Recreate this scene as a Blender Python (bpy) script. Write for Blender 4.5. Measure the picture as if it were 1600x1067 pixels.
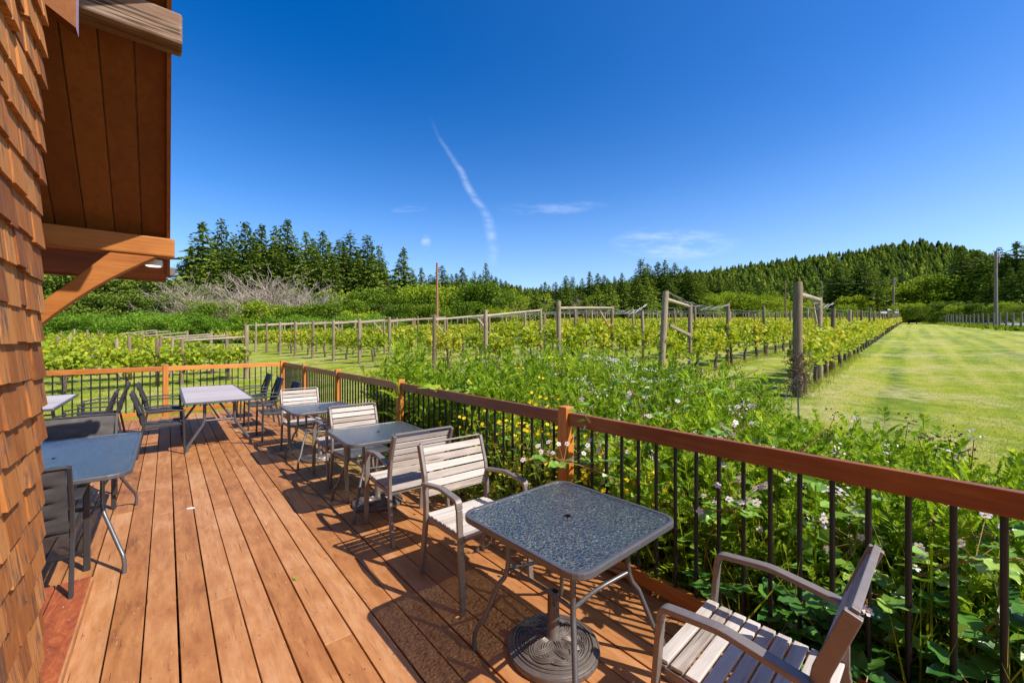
import bpy, math, random
import numpy as np
from math import sin, cos, pi, radians, atan2, hypot, sqrt
from mathutils import Vector, Matrix, noise as mnoise

for o in list(bpy.data.objects): bpy.data.objects.remove(o)
S = bpy.context.scene
COL = S.collection

# ---------------------------------------------------------------- camera
cam = bpy.data.cameras.new('camera'); camo = bpy.data.objects.new('camera', cam)
COL.objects.link(camo); S.camera = camo
cam.sensor_width = 36.0; cam.lens = 36.0 * 640 / 1600; cam.clip_start = 0.05; cam.clip_end = 3000
camo.location = (0, 0, 1.6); camo.rotation_euler = (radians(90), 0, 0)
S.render.resolution_x = 1024; S.render.resolution_y = 682

# ---------------------------------------------------------------- world, sun, exposure
SUN_EL, SUN_AZ = radians(46.5), radians(115)          # bearing clockwise from +Y
w = bpy.data.worlds.new('World'); S.world = w; w.use_nodes = True
nt = w.node_tree; nt.nodes.clear()
def wn(t, **k):
    n = nt.nodes.new(t)
    for a, b in k.items(): setattr(n, a, b)
    return n
sky = wn('ShaderNodeTexSky', sky_type='NISHITA', sun_disc=False, sun_elevation=SUN_EL, sun_rotation=SUN_AZ,
         altitude=0, air_density=1.0, dust_density=0.9, ozone_density=3.5)
hsv = wn('ShaderNodeHueSaturation'); hsv.inputs['Saturation'].default_value = 1.52; hsv.inputs['Hue'].default_value = 0.512
bg = wn('ShaderNodeBackground'); bg.inputs['Strength'].default_value = 0.136
out = wn('ShaderNodeOutputWorld')
nt.links.new(sky.outputs[0], hsv.inputs['Color'])
# thin high clouds and an old vapour trail, laid out by direction on the sky itself
tc = wn('ShaderNodeTexCoord')
sep = wn('ShaderNodeSeparateXYZ'); nt.links.new(tc.outputs['Generated'], sep.inputs[0])
def M(op, a, b=None, c=None, clamp=False):
    n = wn('ShaderNodeMath', operation=op); n.use_clamp = clamp
    for i, v in enumerate((a, b, c)):
        if v is None: continue
        if isinstance(v, (int, float)): n.inputs[i].default_value = v
        else: nt.links.new(v, n.inputs[i])
    return n.outputs[0]
dy = M('MAXIMUM', sep.outputs[1], 0.05)
gx = M('DIVIDE', sep.outputs[0], dy); gz = M('DIVIDE', sep.outputs[2], dy)      # bearing and height as slopes
nz = wn('ShaderNodeTexNoise'); nz.inputs['Scale'].default_value = 9; nz.inputs['Detail'].default_value = 8; nz.inputs['Roughness'].default_value = .62
cmb = wn('ShaderNodeCombineXYZ'); nt.links.new(gx, cmb.inputs[0]); nt.links.new(M('MULTIPLY', gz, 4.0), cmb.inputs[1])
nt.links.new(cmb.outputs[0], nz.inputs['Vector'])
nz2 = wn('ShaderNodeTexNoise'); nz2.inputs['Scale'].default_value = 5; nz2.inputs['Detail'].default_value = 4
cmb2 = wn('ShaderNodeCombineXYZ'); nt.links.new(gx, cmb2.inputs[0]); nt.links.new(gz, cmb2.inputs[1]); nt.links.new(cmb2.outputs[0], nz2.inputs['Vector'])
wig = M('MULTIPLY', M('SUBTRACT', nz2.outputs[0], .5), .035)
# trail centre line: gx as a curve over gz
crv = wn('ShaderNodeFloatCurve')
cv = crv.mapping.curves[0]
pts = [(0.0, .46), (.15, .455), (.2, .452), (.27, .448), (.31, .435), (.36, .40), (.42, .37), (.47, .34), (.53, .31), (.6, .29), (1, .2)]
cv.points[0].location = pts[0]; cv.points[1].location = pts[-1]
for p in pts[1:-1]: cv.points.new(*p)
crv.mapping.update()
nt.links.new(gz, crv.inputs['Value'])
d = M('ABSOLUTE', M('SUBTRACT', M('ADD', gx, wig), M('SUBTRACT', crv.outputs[0], .5)))
mr = wn('ShaderNodeMapRange', interpolation_type='SMOOTHSTEP')
nt.links.new(gz, mr.inputs['Value']); mr.inputs[1].default_value = .27; mr.inputs[2].default_value = .55; mr.inputs[3].default_value = .017; mr.inputs[4].default_value = .006
tr = M('SUBTRACT', 1.0, M('DIVIDE', d, mr.outputs[0]), clamp=True)
def ss(v, a, b):
    m = wn('ShaderNodeMapRange', interpolation_type='SMOOTHSTEP'); nt.links.new(v, m.inputs['Value'])
    m.inputs[1].default_value = a; m.inputs[2].default_value = b; return m.outputs[0]
fade = M('MULTIPLY', ss(gz, .17, .24), ss(gz, .56, .40))
n1 = ss(nz.outputs[0], .3, .65)
trail = M('MULTIPLY', M('MULTIPLY', tr, fade), M('ADD', M('MULTIPLY', n1, .20), .04))
def wisp(cx, cz, rx, rz_, amp):
    a = M('POWER', M('DIVIDE', M('SUBTRACT', gx, cx), rx), 2.0); b = M('POWER', M('DIVIDE', M('SUBTRACT', M('ADD', gz, wig), cz), rz_), 2.0)
    g = M('SUBTRACT', 1.0, M('ADD', a, b), clamp=True)
    return M('MULTIPLY', M('MULTIPLY', g, ss(nz.outputs[0], .38, .7)), amp)
tot = trail
for a in ((.40, .24, .17, .045, .32), (.10, .325, .15, .018, .18), (-.21, .238, .014, .02, .35), (-.25, .32, .05, .01, .15)):
    tot = M('ADD', tot, wisp(*a))
mix = wn('ShaderNodeMix', data_type='RGBA')
nt.links.new(M('MULTIPLY', tot, 1.0, clamp=True), mix.inputs[0]); nt.links.new(hsv.outputs[0], mix.inputs[6]); mix.inputs[7].default_value = (7.0, 7.4, 8.2, 1)
hz = M('ADD', M('MULTIPLY', M('POWER', M('SUBTRACT', 1.0, M('MULTIPLY', sep.outputs[2], 1.55), clamp=True), 2.7), .60), M('MULTIPLY', ss(gx, -.6, 1.6), .06), clamp=True)
mixh = wn('ShaderNodeMix', data_type='RGBA'); nt.links.new(hz, mixh.inputs[0]); nt.links.new(hsv.outputs[0], mixh.inputs[6]); mixh.inputs[7].default_value = (5.0, 6.9, 9.9, 1)
nt.links.new(mixh.outputs[2], mix.inputs[6])
nt.links.new(mix.outputs[2], bg.inputs[0]); nt.links.new(bg.outputs[0], out.inputs[0])

sl = bpy.data.lights.new('sun', 'SUN'); sl.energy = 5.0; sl.angle = radians(.5); sl.color = (1, .94, .84)
so = bpy.data.objects.new('sun', sl); COL.objects.link(so)
sd = Vector((sin(SUN_AZ) * cos(SUN_EL), cos(SUN_AZ) * cos(SUN_EL), sin(SUN_EL)))
so.rotation_euler = sd.to_track_quat('Z', 'Y').to_euler(); so.location = (20, -10, 30)
S.view_settings.view_transform = 'Standard'; S.view_settings.look = 'None'
S.view_settings.exposure = 0.42; S.view_settings.gamma = 1

# ---------------------------------------------------------------- helpers
rnd = random.Random(7)
NP = np.random.default_rng(11)
U = Vector((-.6449, .7643, 0)); N = Vector((.7643, .6449, 0)); ANG = atan2(.6449, .7643)
def D(s, t, z=0): return Vector((U.x*s + N.x*t, U.y*s + N.y*t, z))
def interp(x, xs, ys): return float(np.interp(x, xs, ys))
def terr(X, Y):
    yy = max(Y, 3.0); px = 800 + 640 * X / yy
    A = np.interp(px, [0, 388, 758, 872], [-.7, -.7, -.42, -.3])
    B = np.interp(px, [388, 758, 872, 1430, 1600], [.045, .055, .063, .0635, .070])
    return float(A + B * min(max(Y, 0), 125))
def tag(o, label=None, cat=None, group=None, kind=None):
    if label: o['label'] = label
    if cat: o['category'] = cat
    if group: o['group'] = group
    if kind: o['kind'] = kind
    return o
def thing(name, label, cat, loc=(0, 0, 0), rz=0, group=None, kind=None):
    o = bpy.data.objects.new(name, None); COL.objects.link(o); o.location = loc; o.rotation_euler = (0, 0, rz)
    o.empty_display_size = .1
    return tag(o, label, cat, group, kind)
def copy_tree(o, parent=None):
    c = o.copy(); COL.objects.link(c); c.parent = parent
    for ch in list(o.children): copy_tree(ch, c)
    return c
def link(name, me, mats, parent=None, loc=None, rz=None):
    o = bpy.data.objects.new(name, me); COL.objects.link(o)
    if not me.materials:
        for m in (mats if isinstance(mats, (list, tuple)) else [mats]): me.materials.append(m)
    if parent: o.parent = parent
    if loc is not None: o.location = loc
    if rz is not None: o.rotation_euler = (0, 0, rz)
    return o
def np_mesh(name, V, F, R=None, MI=None, smooth=False):
    """V (n,3), F (m,k) with uniform k, R per-face random"""
    me = bpy.data.meshes.new(name); m, k = F.shape
    me.vertices.add(len(V)); me.vertices.foreach_set('co', np.asarray(V, dtype=np.float32).ravel())
    me.loops.add(m*k); me.loops.foreach_set('vertex_index', F.astype(np.int32).ravel())
    me.polygons.add(m); me.polygons.foreach_set('loop_start', np.arange(0, m*k, k, dtype=np.int32))
    me.polygons.foreach_set('loop_total', np.full(m, k, dtype=np.int32))
    if MI is not None: me.polygons.foreach_set('material_index', np.asarray(MI, dtype=np.int32))
    me.polygons.foreach_set('use_smooth', np.full(m, bool(smooth)))
    if R is not None:
        a = me.attributes.new('rnd', 'FLOAT', 'FACE'); a.data.foreach_set('value', np.asarray(R, dtype=np.float32))
    me.update(calc_edges=True); return me
class MB:
    def __init__(s): s.V = []; s.F = []; s.R = []; s.MI = []; s.mi = 0
    def face(s, f, r): s.F.append(f); s.R.append(r); s.MI.append(s.mi)
    def box(s, c, sz, M3=None, r=None):
        r = rnd.random() if r is None else r
        b = len(s.V); h = [x/2 for x in sz]
        for dz in (-1, 1):
            for dy_ in (-1, 1):
                for dx in (-1, 1):
                    v = Vector((dx*h[0], dy_*h[1], dz*h[2]))
                    if M3 is not None: v = M3 @ v
                    s.V.append(v + Vector(c))
        for f in ((0, 2, 3, 1), (4, 5, 7, 6), (0, 1, 5, 4), (2, 6, 7, 3), (0, 4, 6, 2), (1, 3, 7, 5)): s.face([b+i for i in f], r)
        return s
    def bar(s, p0, p1, wd, h, up=(0, 0, 1), r=None):
        p0, p1 = Vector(p0), Vector(p1); d_ = (p1-p0); L = d_.length; d_.normalize()
        x = d_.cross(Vector(up)); 
        if x.length < 1e-4: x = d_.cross(Vector((0, 1, 0)))
        x.normalize(); z = x.cross(d_)
        return s.box((p0+p1)/2, (wd, L, h), Matrix((x, d_, z)).transposed(), r)
    def tube(s, pts, rad, n=8, r=None, cap=True):
        r = rnd.random() if r is None else r
        pts = [Vector(p) for p in pts]; rads = rad if isinstance(rad, (list, tuple)) else [rad]*len(pts)
        ref = None; b = len(s.V)
        for i, p in enumerate(pts):
            a = pts[max(i-1, 0)]; c = pts[min(i+1, len(pts)-1)]; d_ = (c-a)
            if d_.length < 1e-9: d_ = Vector((0, 0, 1))
            d_.normalize()
            if ref is None: ref = d_.cross(Vector((0, 0, 1)) if abs(d_.z) < .9 else Vector((1, 0, 0)))
            ref = ref - d_*ref.dot(d_)
            if ref.length < 1e-5: ref = d_.cross(Vector((1, .3, 0)))
            ref.normalize(); o2 = d_.cross(ref)
            for k in range(n):
                a_ = 2*pi*k/n; s.V.append(p + (ref*cos(a_) + o2*sin(a_))*rads[i])
        for i in range(len(pts)-1):
            for k in range(n):
                s.face([b+i*n+k, b+i*n+(k+1) % n, b+(i+1)*n+(k+1) % n, b+(i+1)*n+k], r)
        if cap: s.face([b+k for k in range(n)][::-1], r); s.face([b+(len(pts)-1)*n+k for k in range(n)], r)
        return s
    def strip(s, pts, x0, x1, th, r=None):
        """flat bar following (y,z) points, spanning x0..x1, thickness th"""
        r = rnd.random() if r is None else r
        P = [Vector((0, y, z)) for y, z in pts]; b = len(s.V); n = len(P)
        for i, p in enumerate(P):
            t_ = (P[min(i+1, n-1)] - P[max(i-1, 0)]).normalized(); nn = Vector((0, -t_.z, t_.y))
            if 0 < i < n-1:
                t1 = (P[i]-P[i-1]).normalized(); k = 1/max(.5, abs(t1.dot(t_)))
            else: k = 1
            for x, sg in ((x0, 1), (x1, 1), (x1, -1), (x0, -1)): s.V.append(Vector((x, 0, 0)) + p + nn*(sg*th/2*k))
        for i in range(n-1):
            for k in range(4): s.face([b+i*4+k, b+(i+1)*4+k, b+(i+1)*4+(k+1) % 4, b+i*4+(k+1) % 4], r)
        s.face([b, b+1, b+2, b+3], r); e = b+(n-1)*4; s.face([e+3, e+2, e+1, e], r)
        return s
    def lathe(s, prof, n=32, c=(0, 0, 0), r=.5):
        b = len(s.V)
        for (rr, z) in prof:
            for k in range(n): s.V.append(Vector((c[0]+rr*cos(2*pi*k/n), c[1]+rr*sin(2*pi*k/n), c[2]+z)))
        for i in range(len(prof)-1):
            for k in range(n): s.face([b+i*n+k, b+i*n+(k+1) % n, b+(i+1)*n+(k+1) % n, b+(i+1)*n+k], r)
        return s
    def poly(s, pts, r=None):
        r = rnd.random() if r is None else r
        b = len(s.V); s.V += [Vector(p) for p in pts]; s.face([b+i for i in range(len(pts))], r); return s
    def prism(s, pts, z0, z1, r=.5):
        b = len(s.V); n = len(pts)
        s.V += [Vector((x, y, z0)) for x, y in pts] + [Vector((x, y, z1)) for x, y in pts]
        s.face([b+i for i in range(n)][::-1], r); s.face([b+n+i for i in range(n)], r)
        for i in range(n): s.face([b+i, b+(i+1) % n, b+n+(i+1) % n, b+n+i], r)
        return s
    def mesh(s, name, smooth=False):
        me = bpy.data.meshes.new(name); me.from_pydata([tuple(v) for v in s.V], [], s.F)
        a = me.attributes.new('rnd', 'FLOAT', 'FACE'); a.data.foreach_set('value', s.R)
        me.polygons.foreach_set('material_index', s.MI)
        if smooth: me.polygons.foreach_set('use_smooth', [True]*len(s.F))
        return me
    def build(s, name, mats, parent=None, smooth=False, bevel=0, loc=None, rz=None):
        o = link(name, s.mesh(name, smooth), mats, parent, loc, rz)
        if bevel:
            m = o.modifiers.new('bevel', 'BEVEL'); m.width = bevel; m.segments = 2; m.limit_method = 'ANGLE'; m.angle_limit = radians(40)
        if smooth:
            m = o.modifiers.new('edge', 'EDGE_SPLIT'); m.split_angle = radians(50)
        return o

# ---- leaf clouds (numpy)
def unit(a): return a / np.maximum(np.linalg.norm(a, axis=1, keepdims=True), 1e-9)
def leaves(C, L, Wd, axis=None, up=.5, fold=.15, shape='kite'):
    """leaf quads at centres C: length L, width Wd, axis random if None, normals biased up"""
    n = len(C); L = np.broadcast_to(np.asarray(L, float).reshape(-1, 1), (n, 1)); Wd = np.broadcast_to(np.asarray(Wd, float).reshape(-1, 1), (n, 1))
    ax = unit(NP.normal(size=(n, 3))) if axis is None else unit(axis)
    nm = unit(NP.normal(size=(n, 3)) + np.array([0, 0, up*2])); sd_ = unit(np.cross(ax, nm)); nm = np.cross(sd_, ax)
    P0 = C - ax*L*.5; P2 = C + ax*L*.5; m_ = C - ax*L*.05
    P1 = m_ + sd_*Wd*.5 + nm*L*fold; P3 = m_ - sd_*Wd*.5 + nm*L*fold
    V = np.stack([P0, P1, P2, P3], 1).reshape(-1, 3); F = np.arange(n*4).reshape(n, 4)
    return V, F
def merge(parts):
    Vs, Fs, Rs, Ms = [], [], [], []; b = 0
    for p in parts:
        V, F, R, m = p; Vs.append(V); Fs.append(F+b); Rs.append(R); Ms.append(np.full(len(F), m)); b += len(V)
    return np.concatenate(Vs), np.concatenate(Fs), np.concatenate(Rs), np.concatenate(Ms)
def quad_tube(P, rad, n=3):
    """P (k,3) polyline as quads"""
    P = np.asarray(P, float); k = len(P); rad = np.broadcast_to(np.asarray(rad, float), (k,))
    T = np.gradient(P, axis=0); T = unit(T); ref = np.array([.31, .87, .2]); a = unit(np.cross(T, ref)); b = np.cross(T, a)
    an = np.arange(n)*2*pi/n
    V = P[:, None, :] + rad[:, None, None]*(a[:, None, :]*np.cos(an)[None, :, None] + b[:, None, :]*np.sin(an)[None, :, None])
    V = V.reshape(-1, 3); F = []
    for i in range(k-1):
        for j in range(n): F.append((i*n+j, i*n+(j+1) % n, (i+1)*n+(j+1) % n, (i+1)*n+j))
    return V, np.array(F)

# ---------------------------------------------------------------- materials
class Mat:
    def __init__(s, name):
        s.m = bpy.data.materials.new(name); s.m.use_nodes = True; s.t = s.m.node_tree; s.t.nodes.clear()
        s.out = s.n('ShaderNodeOutputMaterial')
    def n(s, t, **k):
        x = s.t.nodes.new(t)
        for a, b in k.items(): setattr(x, a, b)
        return x
    def l(s, a, b): s.t.links.new(a, b)
    def set(s, inp, v):
        if isinstance(v, bpy.types.NodeSocket): s.l(v, inp)
        elif isinstance(v, (tuple, list)) and len(v) == 3 and inp.type == 'RGBA': inp.default_value = (*v, 1)
        else: inp.default_value = v
    def math(s, op, a, b=None, clamp=False):
        x = s.n('ShaderNodeMath', operation=op); x.use_clamp = clamp; s.set(x.inputs[0], a)
        if b is not None: s.set(x.inputs[1], b)
        return x.outputs[0]
    def coord(s, kind='Object', scale=(1, 1, 1), rot=(0, 0, 0), loc=(0, 0, 0)):
        c = s.n('ShaderNodeTexCoord').outputs[kind]; m = s.n('ShaderNodeMapping'); s.l(c, m.inputs[0])
        m.inputs['Scale'].default_value = scale; m.inputs['Rotation'].default_value = rot; m.inputs['Location'].default_value = loc
        return m.outputs[0]
    def world(s, scale=(1, 1, 1), rot=(0, 0, 0)):
        g = s.n('ShaderNodeNewGeometry').outputs['Position']; m = s.n('ShaderNodeMapping'); s.l(g, m.inputs[0])
        m.inputs['Rotation'].default_value = rot
        m2 = s.n('ShaderNodeMapping'); s.l(m.outputs[0], m2.inputs[0]); m2.inputs['Scale'].default_value = scale
        return m2.outputs[0]
    def noise(s, vec, scale, detail=4, rough=.55, dist=0):
        x = s.n('ShaderNodeTexNoise'); s.l(vec, x.inputs['Vector']); x.inputs['Scale'].default_value = scale
        x.inputs['Detail'].default_value = detail; x.inputs['Roughness'].default_value = rough; x.inputs['Distortion'].default_value = dist
        return x.outputs[0]
    def rnd(s): return s.n('ShaderNodeAttribute', attribute_name='rnd').outputs['Fac']
    def objrnd(s): return s.n('ShaderNodeObjectInfo').outputs['Random']
    def ramp(s, f, stops):
        x = s.n('ShaderNodeValToRGB'); s.set(x.inputs[0], f); e = x.color_ramp.elements
        while len(e) < len(stops): e.new(.5)
        for i, (p, c) in enumerate(stops): e[i].position = p; e[i].color = (*c, 1) if len(c) == 3 else c
        return x.outputs[0]
    def mr(s, v, a, b, c=0., d_=1.):
        x = s.n('ShaderNodeMapRange'); s.set(x.inputs[0], v); x.inputs[1].default_value = a; x.inputs[2].default_value = b
        x.inputs[3].default_value = c; x.inputs[4].default_value = d_; return x.outputs[0]
    def mix(s, f, a, b, bt='MIX'):
        x = s.n('ShaderNodeMix', data_type='RGBA', blend_type=bt); s.set(x.inputs[0], f); s.set(x.inputs[6], a); s.set(x.inputs[7], b)
        return x.outputs[2]
    def bump(s, h, st, dist=.01):
        x = s.n('ShaderNodeBump'); s.set(x.inputs['Height'], h); x.inputs['Strength'].default_value = st; x.inputs['Distance'].default_value = dist
        return x.outputs[0]
    def pbr(s, col, rough=.6, metal=0, nrm=None, spec=.5, **k):
        p = s.n('ShaderNodeBsdfPrincipled'); s.set(p.inputs['Base Color'], col); s.set(p.inputs['Roughness'], rough)
        s.set(p.inputs['Metallic'], metal); s.set(p.inputs['Specular IOR Level'], spec)
        if nrm is not None: s.l(nrm, p.inputs['Normal'])
        for a, b in k.items(): s.set(p.inputs[a], b)
        s.l(p.outputs[0], s.out.inputs[0]); return s.m
def leafmat(name, stops, trans=.35, rough=.5, objvar=True, spec=.16, hue=None):
    m = Mat(name); r = m.rnd()
    if objvar: r = m.math('ADD', m.math('MULTIPLY', r, .8), m.math('MULTIPLY', m.objrnd(), .2))
    c = m.ramp(r, stops)
    p = m.n('ShaderNodeBsdfPrincipled'); m.l(c, p.inputs['Base Color']); p.inputs['Roughness'].default_value = rough; p.inputs['Specular IOR Level'].default_value = spec
    t = m.n('ShaderNodeBsdfTranslucent'); m.l(m.mix(1.0, c, (1.0, 1.0, .45), 'MULTIPLY'), t.inputs[0])
    x = m.n('ShaderNodeMixShader'); x.inputs[0].default_value = trans; m.l(p.outputs[0], x.inputs[1]); m.l(t.outputs[0], x.inputs[2])
    m.l(x.outputs[0], m.out.inputs[0]); return m.m
def woodmat(name, stops, axis=1, rough=.6, wear=None, wearc=None, scale=1, bump=.35, crack=0, spec=.35):
    """grain runs along the given local axis"""
    m = Mat(name); sc = [14*scale]*3; sc[axis] = .9*scale
    r = m.rnd(); off = m.n('ShaderNodeVectorMath', operation='ADD'); m.l(m.coord('Object'), off.inputs[0])
    cb = m.n('ShaderNodeCombineXYZ'); k = m.math('MULTIPLY', r, 37.0)
    for i in range(3): m.l(k, cb.inputs[i])
    m.l(cb.outputs[0], off.inputs[1])
    mp = m.n('ShaderNodeMapping'); m.l(off.outputs[0], mp.inputs[0]); mp.inputs['Scale'].default_value = sc
    g = m.noise(mp.outputs[0], 2.2, 6, .65, .6)
    g2 = m.noise(off.outputs[0], 3.0, 4, .6)
    v = m.math('ADD', m.math('MULTIPLY', g, .55), m.math('ADD', m.math('MULTIPLY', r, .28), m.math('MULTIPLY', g2, .3)))
    c = m.ramp(v, stops)
    fine = m.noise(mp.outputs[0], 9, 3, .6)
    if wear is not None:
        wv = m.noise(off.outputs[0], wear, 8, .7); c = m.mix(m.mr(wv, .6, .72), c, wearc)
    if crack:
        mp2 = m.n('ShaderNodeMapping'); m.l(off.outputs[0], mp2.inputs[0]); s2 = [60]*3; s2[axis] = 1.6; mp2.inputs['Scale'].default_value = s2
        cr = m.noise(mp2.outputs[0], 1.0, 3, .5); cm = m.mr(cr, crack, crack+.04)
        c = m.mix(cm, c, m.mix(1.0, c, (.25, .22, .2), 'MULTIPLY'))
    h = m.math('ADD', m.math('MULTIPLY', g, .6), m.math('MULTIPLY', fine, .5))
    return m.pbr(c, m.mr(g2, .2, .8, rough-.1, rough+.12), 0, m.bump(h, bump, .004), spec)

MT = {}
MT['cedar'] = [woodmat('stained_cedar_%s' % 'xyz'[a], [(.28, (.21, .055, .008)), (.5, (.40, .125, .018)), (.68, (.55, .20, .035)), (.9, (.62, .27, .06))], a, .5, spec=.4) for a in range(3)]
MT['shaderedcedar'] = [woodmat('shade_red_cedar_%s' % 'xyz'[a], [(.30, (.11, .024, .006)), (.48, (.22, .058, .012)), (.62, (.33, .105, .020)), (.85, (.46, .18, .045))], a, .42, spec=.5) for a in range(3)]  # shade on the side rails painted into the cedar; eave board shares it
MT['beam'] = [woodmat('beam_wood_%s' % 'xyz'[a], [(.25, (.16, .042, .006)), (.5, (.34, .105, .014)), (.75, (.48, .18, .035))], a, .55, crack=.66) for a in range(3)]
MT['oldbeam'] = woodmat('weathered_beam', [(.32, (.05, .015, .006)), (.5, (.12, .045, .02)), (.62, (.22, .13, .08)), (.85, (.38, .30, .24))], 0, .7, crack=.6)
MT['soffit'] = woodmat('soffit_board', [(.25, (.13, .035, .005)), (.55, (.22, .065, .009)), (.85, (.33, .11, .018))], 1, .6, scale=.7)
MT['greywood'] = woodmat('weathered_teak_slat', [(.3, (.19, .145, .115)), (.46, (.36, .30, .255)), (.62, (.50, .445, .395)), (.8, (.60, .555, .51))], 0, .75, scale=1.6, crack=.7)
MT['tableplank'] = woodmat('table_plank', [(.3, (.36, .30, .28)), (.6, (.46, .40, .38)), (.9, (.55, .49, .46))], 0, .6, scale=1.4)
MT['postwood'] = woodmat('round_post_wood', [(.25, (.09, .058, .032)), (.5, (.20, .138, .080)), (.75, (.35, .265, .175)), (.95, (.44, .36, .26))], 2, .85, scale=1, crack=.62, bump=.6)
MT['barwood'] = woodmat('cross_bar_wood', [(.25, (.16, .11, .065)), (.5, (.31, .24, .165)), (.8, (.46, .39, .29))], 0, .85, crack=.62, bump=.6)
def fenceposts():
    m = Mat('grey_fence_post'); n = m.noise(m.coord('Object', (8, 8, 1)), 3, 4)
    return m.pbr(m.ramp(n, [(.3, (.11, .085, .065)), (.7, (.28, .235, .19))]), .9)
MT['fencepost'] = fenceposts()
def deckmat():
    m = Mat('deck_stain'); r = m.rnd(); v = m.coord('Object')
    cb = m.n('ShaderNodeCombineXYZ'); m.l(m.math('MULTIPLY', r, 61.0), cb.inputs[1])
    off = m.n('ShaderNodeVectorMath', operation='ADD'); m.l(v, off.inputs[0]); m.l(cb.outputs[0], off.inputs[1]); o = off.outputs[0]
    def mp(sc):
        x = m.n('ShaderNodeMapping'); m.l(o, x.inputs[0]); x.inputs['Scale'].default_value = sc; return x.outputs[0]
    big = m.noise(v, 1.3, 5, .6); grain = m.noise(mp((26, 1.2, 10)), 1.6, 6, .65, .8); mot = m.noise(mp((10, 1.9, 5)), 1.7, 7, .68, .25)
    base = m.ramp(m.math('ADD', m.math('MULTIPLY', mot, .55), m.math('ADD', m.math('MULTIPLY', r, .16), m.math('MULTIPLY', big, .35))),
                  [(.34, (.20, .068, .018)), (.45, (.335, .130, .038)), (.56, (.415, .178, .062)), (.69, (.51, .255, .115))])
    worn = m.mr(m.noise(mp((6, 1.5, 4)), 2.3, 8, .72, .4), .55, .66)
    c = m.mix(m.math('MULTIPLY', worn, .7), base, (.50, .235, .080))
    dk = m.mr(m.noise(mp((9, 1.0, 4)), 1.4, 8, .72, .3), .55, .70); c = m.mix(m.math('MULTIPLY', dk, .55), c, (.22, .085, .035))
    c = m.mix(m.math('MULTIPLY', m.mr(grain, .55, .75), .28), c, (.20, .075, .028))
    # pale scuffs and bare flecks
    fl = m.mr(m.noise(mp((40, 13, 20)), 1.0, 3, .6, 1.5), .705, .73); c = m.mix(m.math('MULTIPLY', fl, .6), c, (.62, .50, .38))
    # cracks along the grain
    ck = m.mr(m.noise(mp((95, 2.6, 30)), 1.0, 2, .5), .70, .725); c = m.mix(ck, c, (.10, .035, .015))
    # pollen and moss film by the far railing
    sp = m.n('ShaderNodeSeparateXYZ'); m.l(v, sp.inputs[0])
    mx = m.mr(sp.outputs[0], 1.15, 1.9); my = m.math('MULTIPLY', m.mr(sp.outputs[1], 4.2, 5.2), m.mr(sp.outputs[1], 8.6, 7.2))
    mo = m.math('MULTIPLY', m.math('MULTIPLY', mx, my), m.mr(m.noise(v, 4, 6, .7), .3, .6)); c = m.mix(m.math('MULTIPLY', mo, .75), c, (.27, .22, .035))
    h = m.math('ADD', m.math('ADD', m.math('MULTIPLY', grain, .5), m.math('MULTIPLY', mot, .6)), m.math('MULTIPLY', ck, -.8))
    return m.pbr(c, m.mr(mot, .3, .7, .48, .68), 0, m.bump(h, .35, .004), .4)
MT['deck'] = deckmat()
def redmat():
    m = Mat('red_step_paint'); v = m.coord('Object', (8, 3, 8)); n = m.noise(v, 2.4, 7, .7, 1.5)
    c = m.ramp(n, [(.3, (.20, .045, .02)), (.55, (.36, .09, .03)), (.7, (.46, .16, .05))]); c = m.mix(m.mr(m.noise(v, 6, 5, .7, 2), .66, .69), c, (.68, .6, .5))
    return m.pbr(c, .5, 0, m.bump(n, .3, .004))
MT['step'] = redmat()
def shinglemat():
    m = Mat('cedar_shingle'); r = m.rnd(); v = m.coord('Object'); cb = m.n('ShaderNodeCombineXYZ'); k = m.math('MULTIPLY', r, 53.0)
    for i in range(3): m.l(k, cb.inputs[i])
    off = m.n('ShaderNodeVectorMath', operation='ADD'); m.l(v, off.inputs[0]); m.l(cb.outputs[0], off.inputs[1])
    mp = m.n('ShaderNodeMapping'); m.l(off.outputs[0], mp.inputs[0]); mp.inputs['Scale'].default_value = (60, 60, 4)
    g = m.noise(mp.outputs[0], 1.6, 5, .65, .4); b = m.noise(off.outputs[0], 9, 5, .6)
    c = m.ramp(m.math('ADD', m.math('MULTIPLY', g, .35), m.math('ADD', m.math('MULTIPLY', r, .35), m.math('MULTIPLY', b, .35))),
               [(.28, (.15, .045, .014)), (.44, (.32, .105, .024)), (.60, (.44, .165, .040)), (.82, (.56, .26, .085))])
    st = m.math('MULTIPLY', m.mr(m.noise(mp.outputs[0], .6, 4, .7), .48, .60), m.mr(b, .4, .62)); c = m.mix(m.math('MULTIPLY', st, .9), c, (.085, .055, .045))
    return m.pbr(c, .75, 0, m.bump(m.math('ADD', g, m.math('MULTIPLY', b, .5)), .5, .003), .25)
MT['shingle'] = shinglemat()
def metal(name, c, rough=.42, met=.25, dirt=.1):
    m = Mat(name); n = m.noise(m.coord('Object'), 35, 5, .7); n2 = m.noise(m.coord('Object'), 6, 4, .6)
    cc = m.mix(m.math('MULTIPLY', m.mr(n, .5, .75), dirt*4), c, tuple(min(1, x*1.6+.02) for x in c))
    return m.pbr(cc, m.mr(n2, .2, .8, rough-.08, rough+.12), met, m.bump(n, .08, .001), .5)
MT['frame'] = metal('taupe_frame_metal', (.21, .175, .155), .42, .3)
MT['tableframe'] = metal('grey_table_metal', (.13, .125, .13), .36, .45)
MT['black'] = metal('black_powder_coat', (.010, .010, .012), .35, .1, .03)
MT['chairblack'] = metal('charcoal_chair_metal', (.045, .043, .045), .4, .3, .06)
MT['bronze'] = metal('bronze_umbrella_base', (.16, .13, .115), .38, .4, .12)
MT['gutter'] = metal('gutter_metal', (.14, .13, .13), .5)
MT['wire'] = metal('galvanised_wire', (.26, .25, .24), .5, .5)
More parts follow.
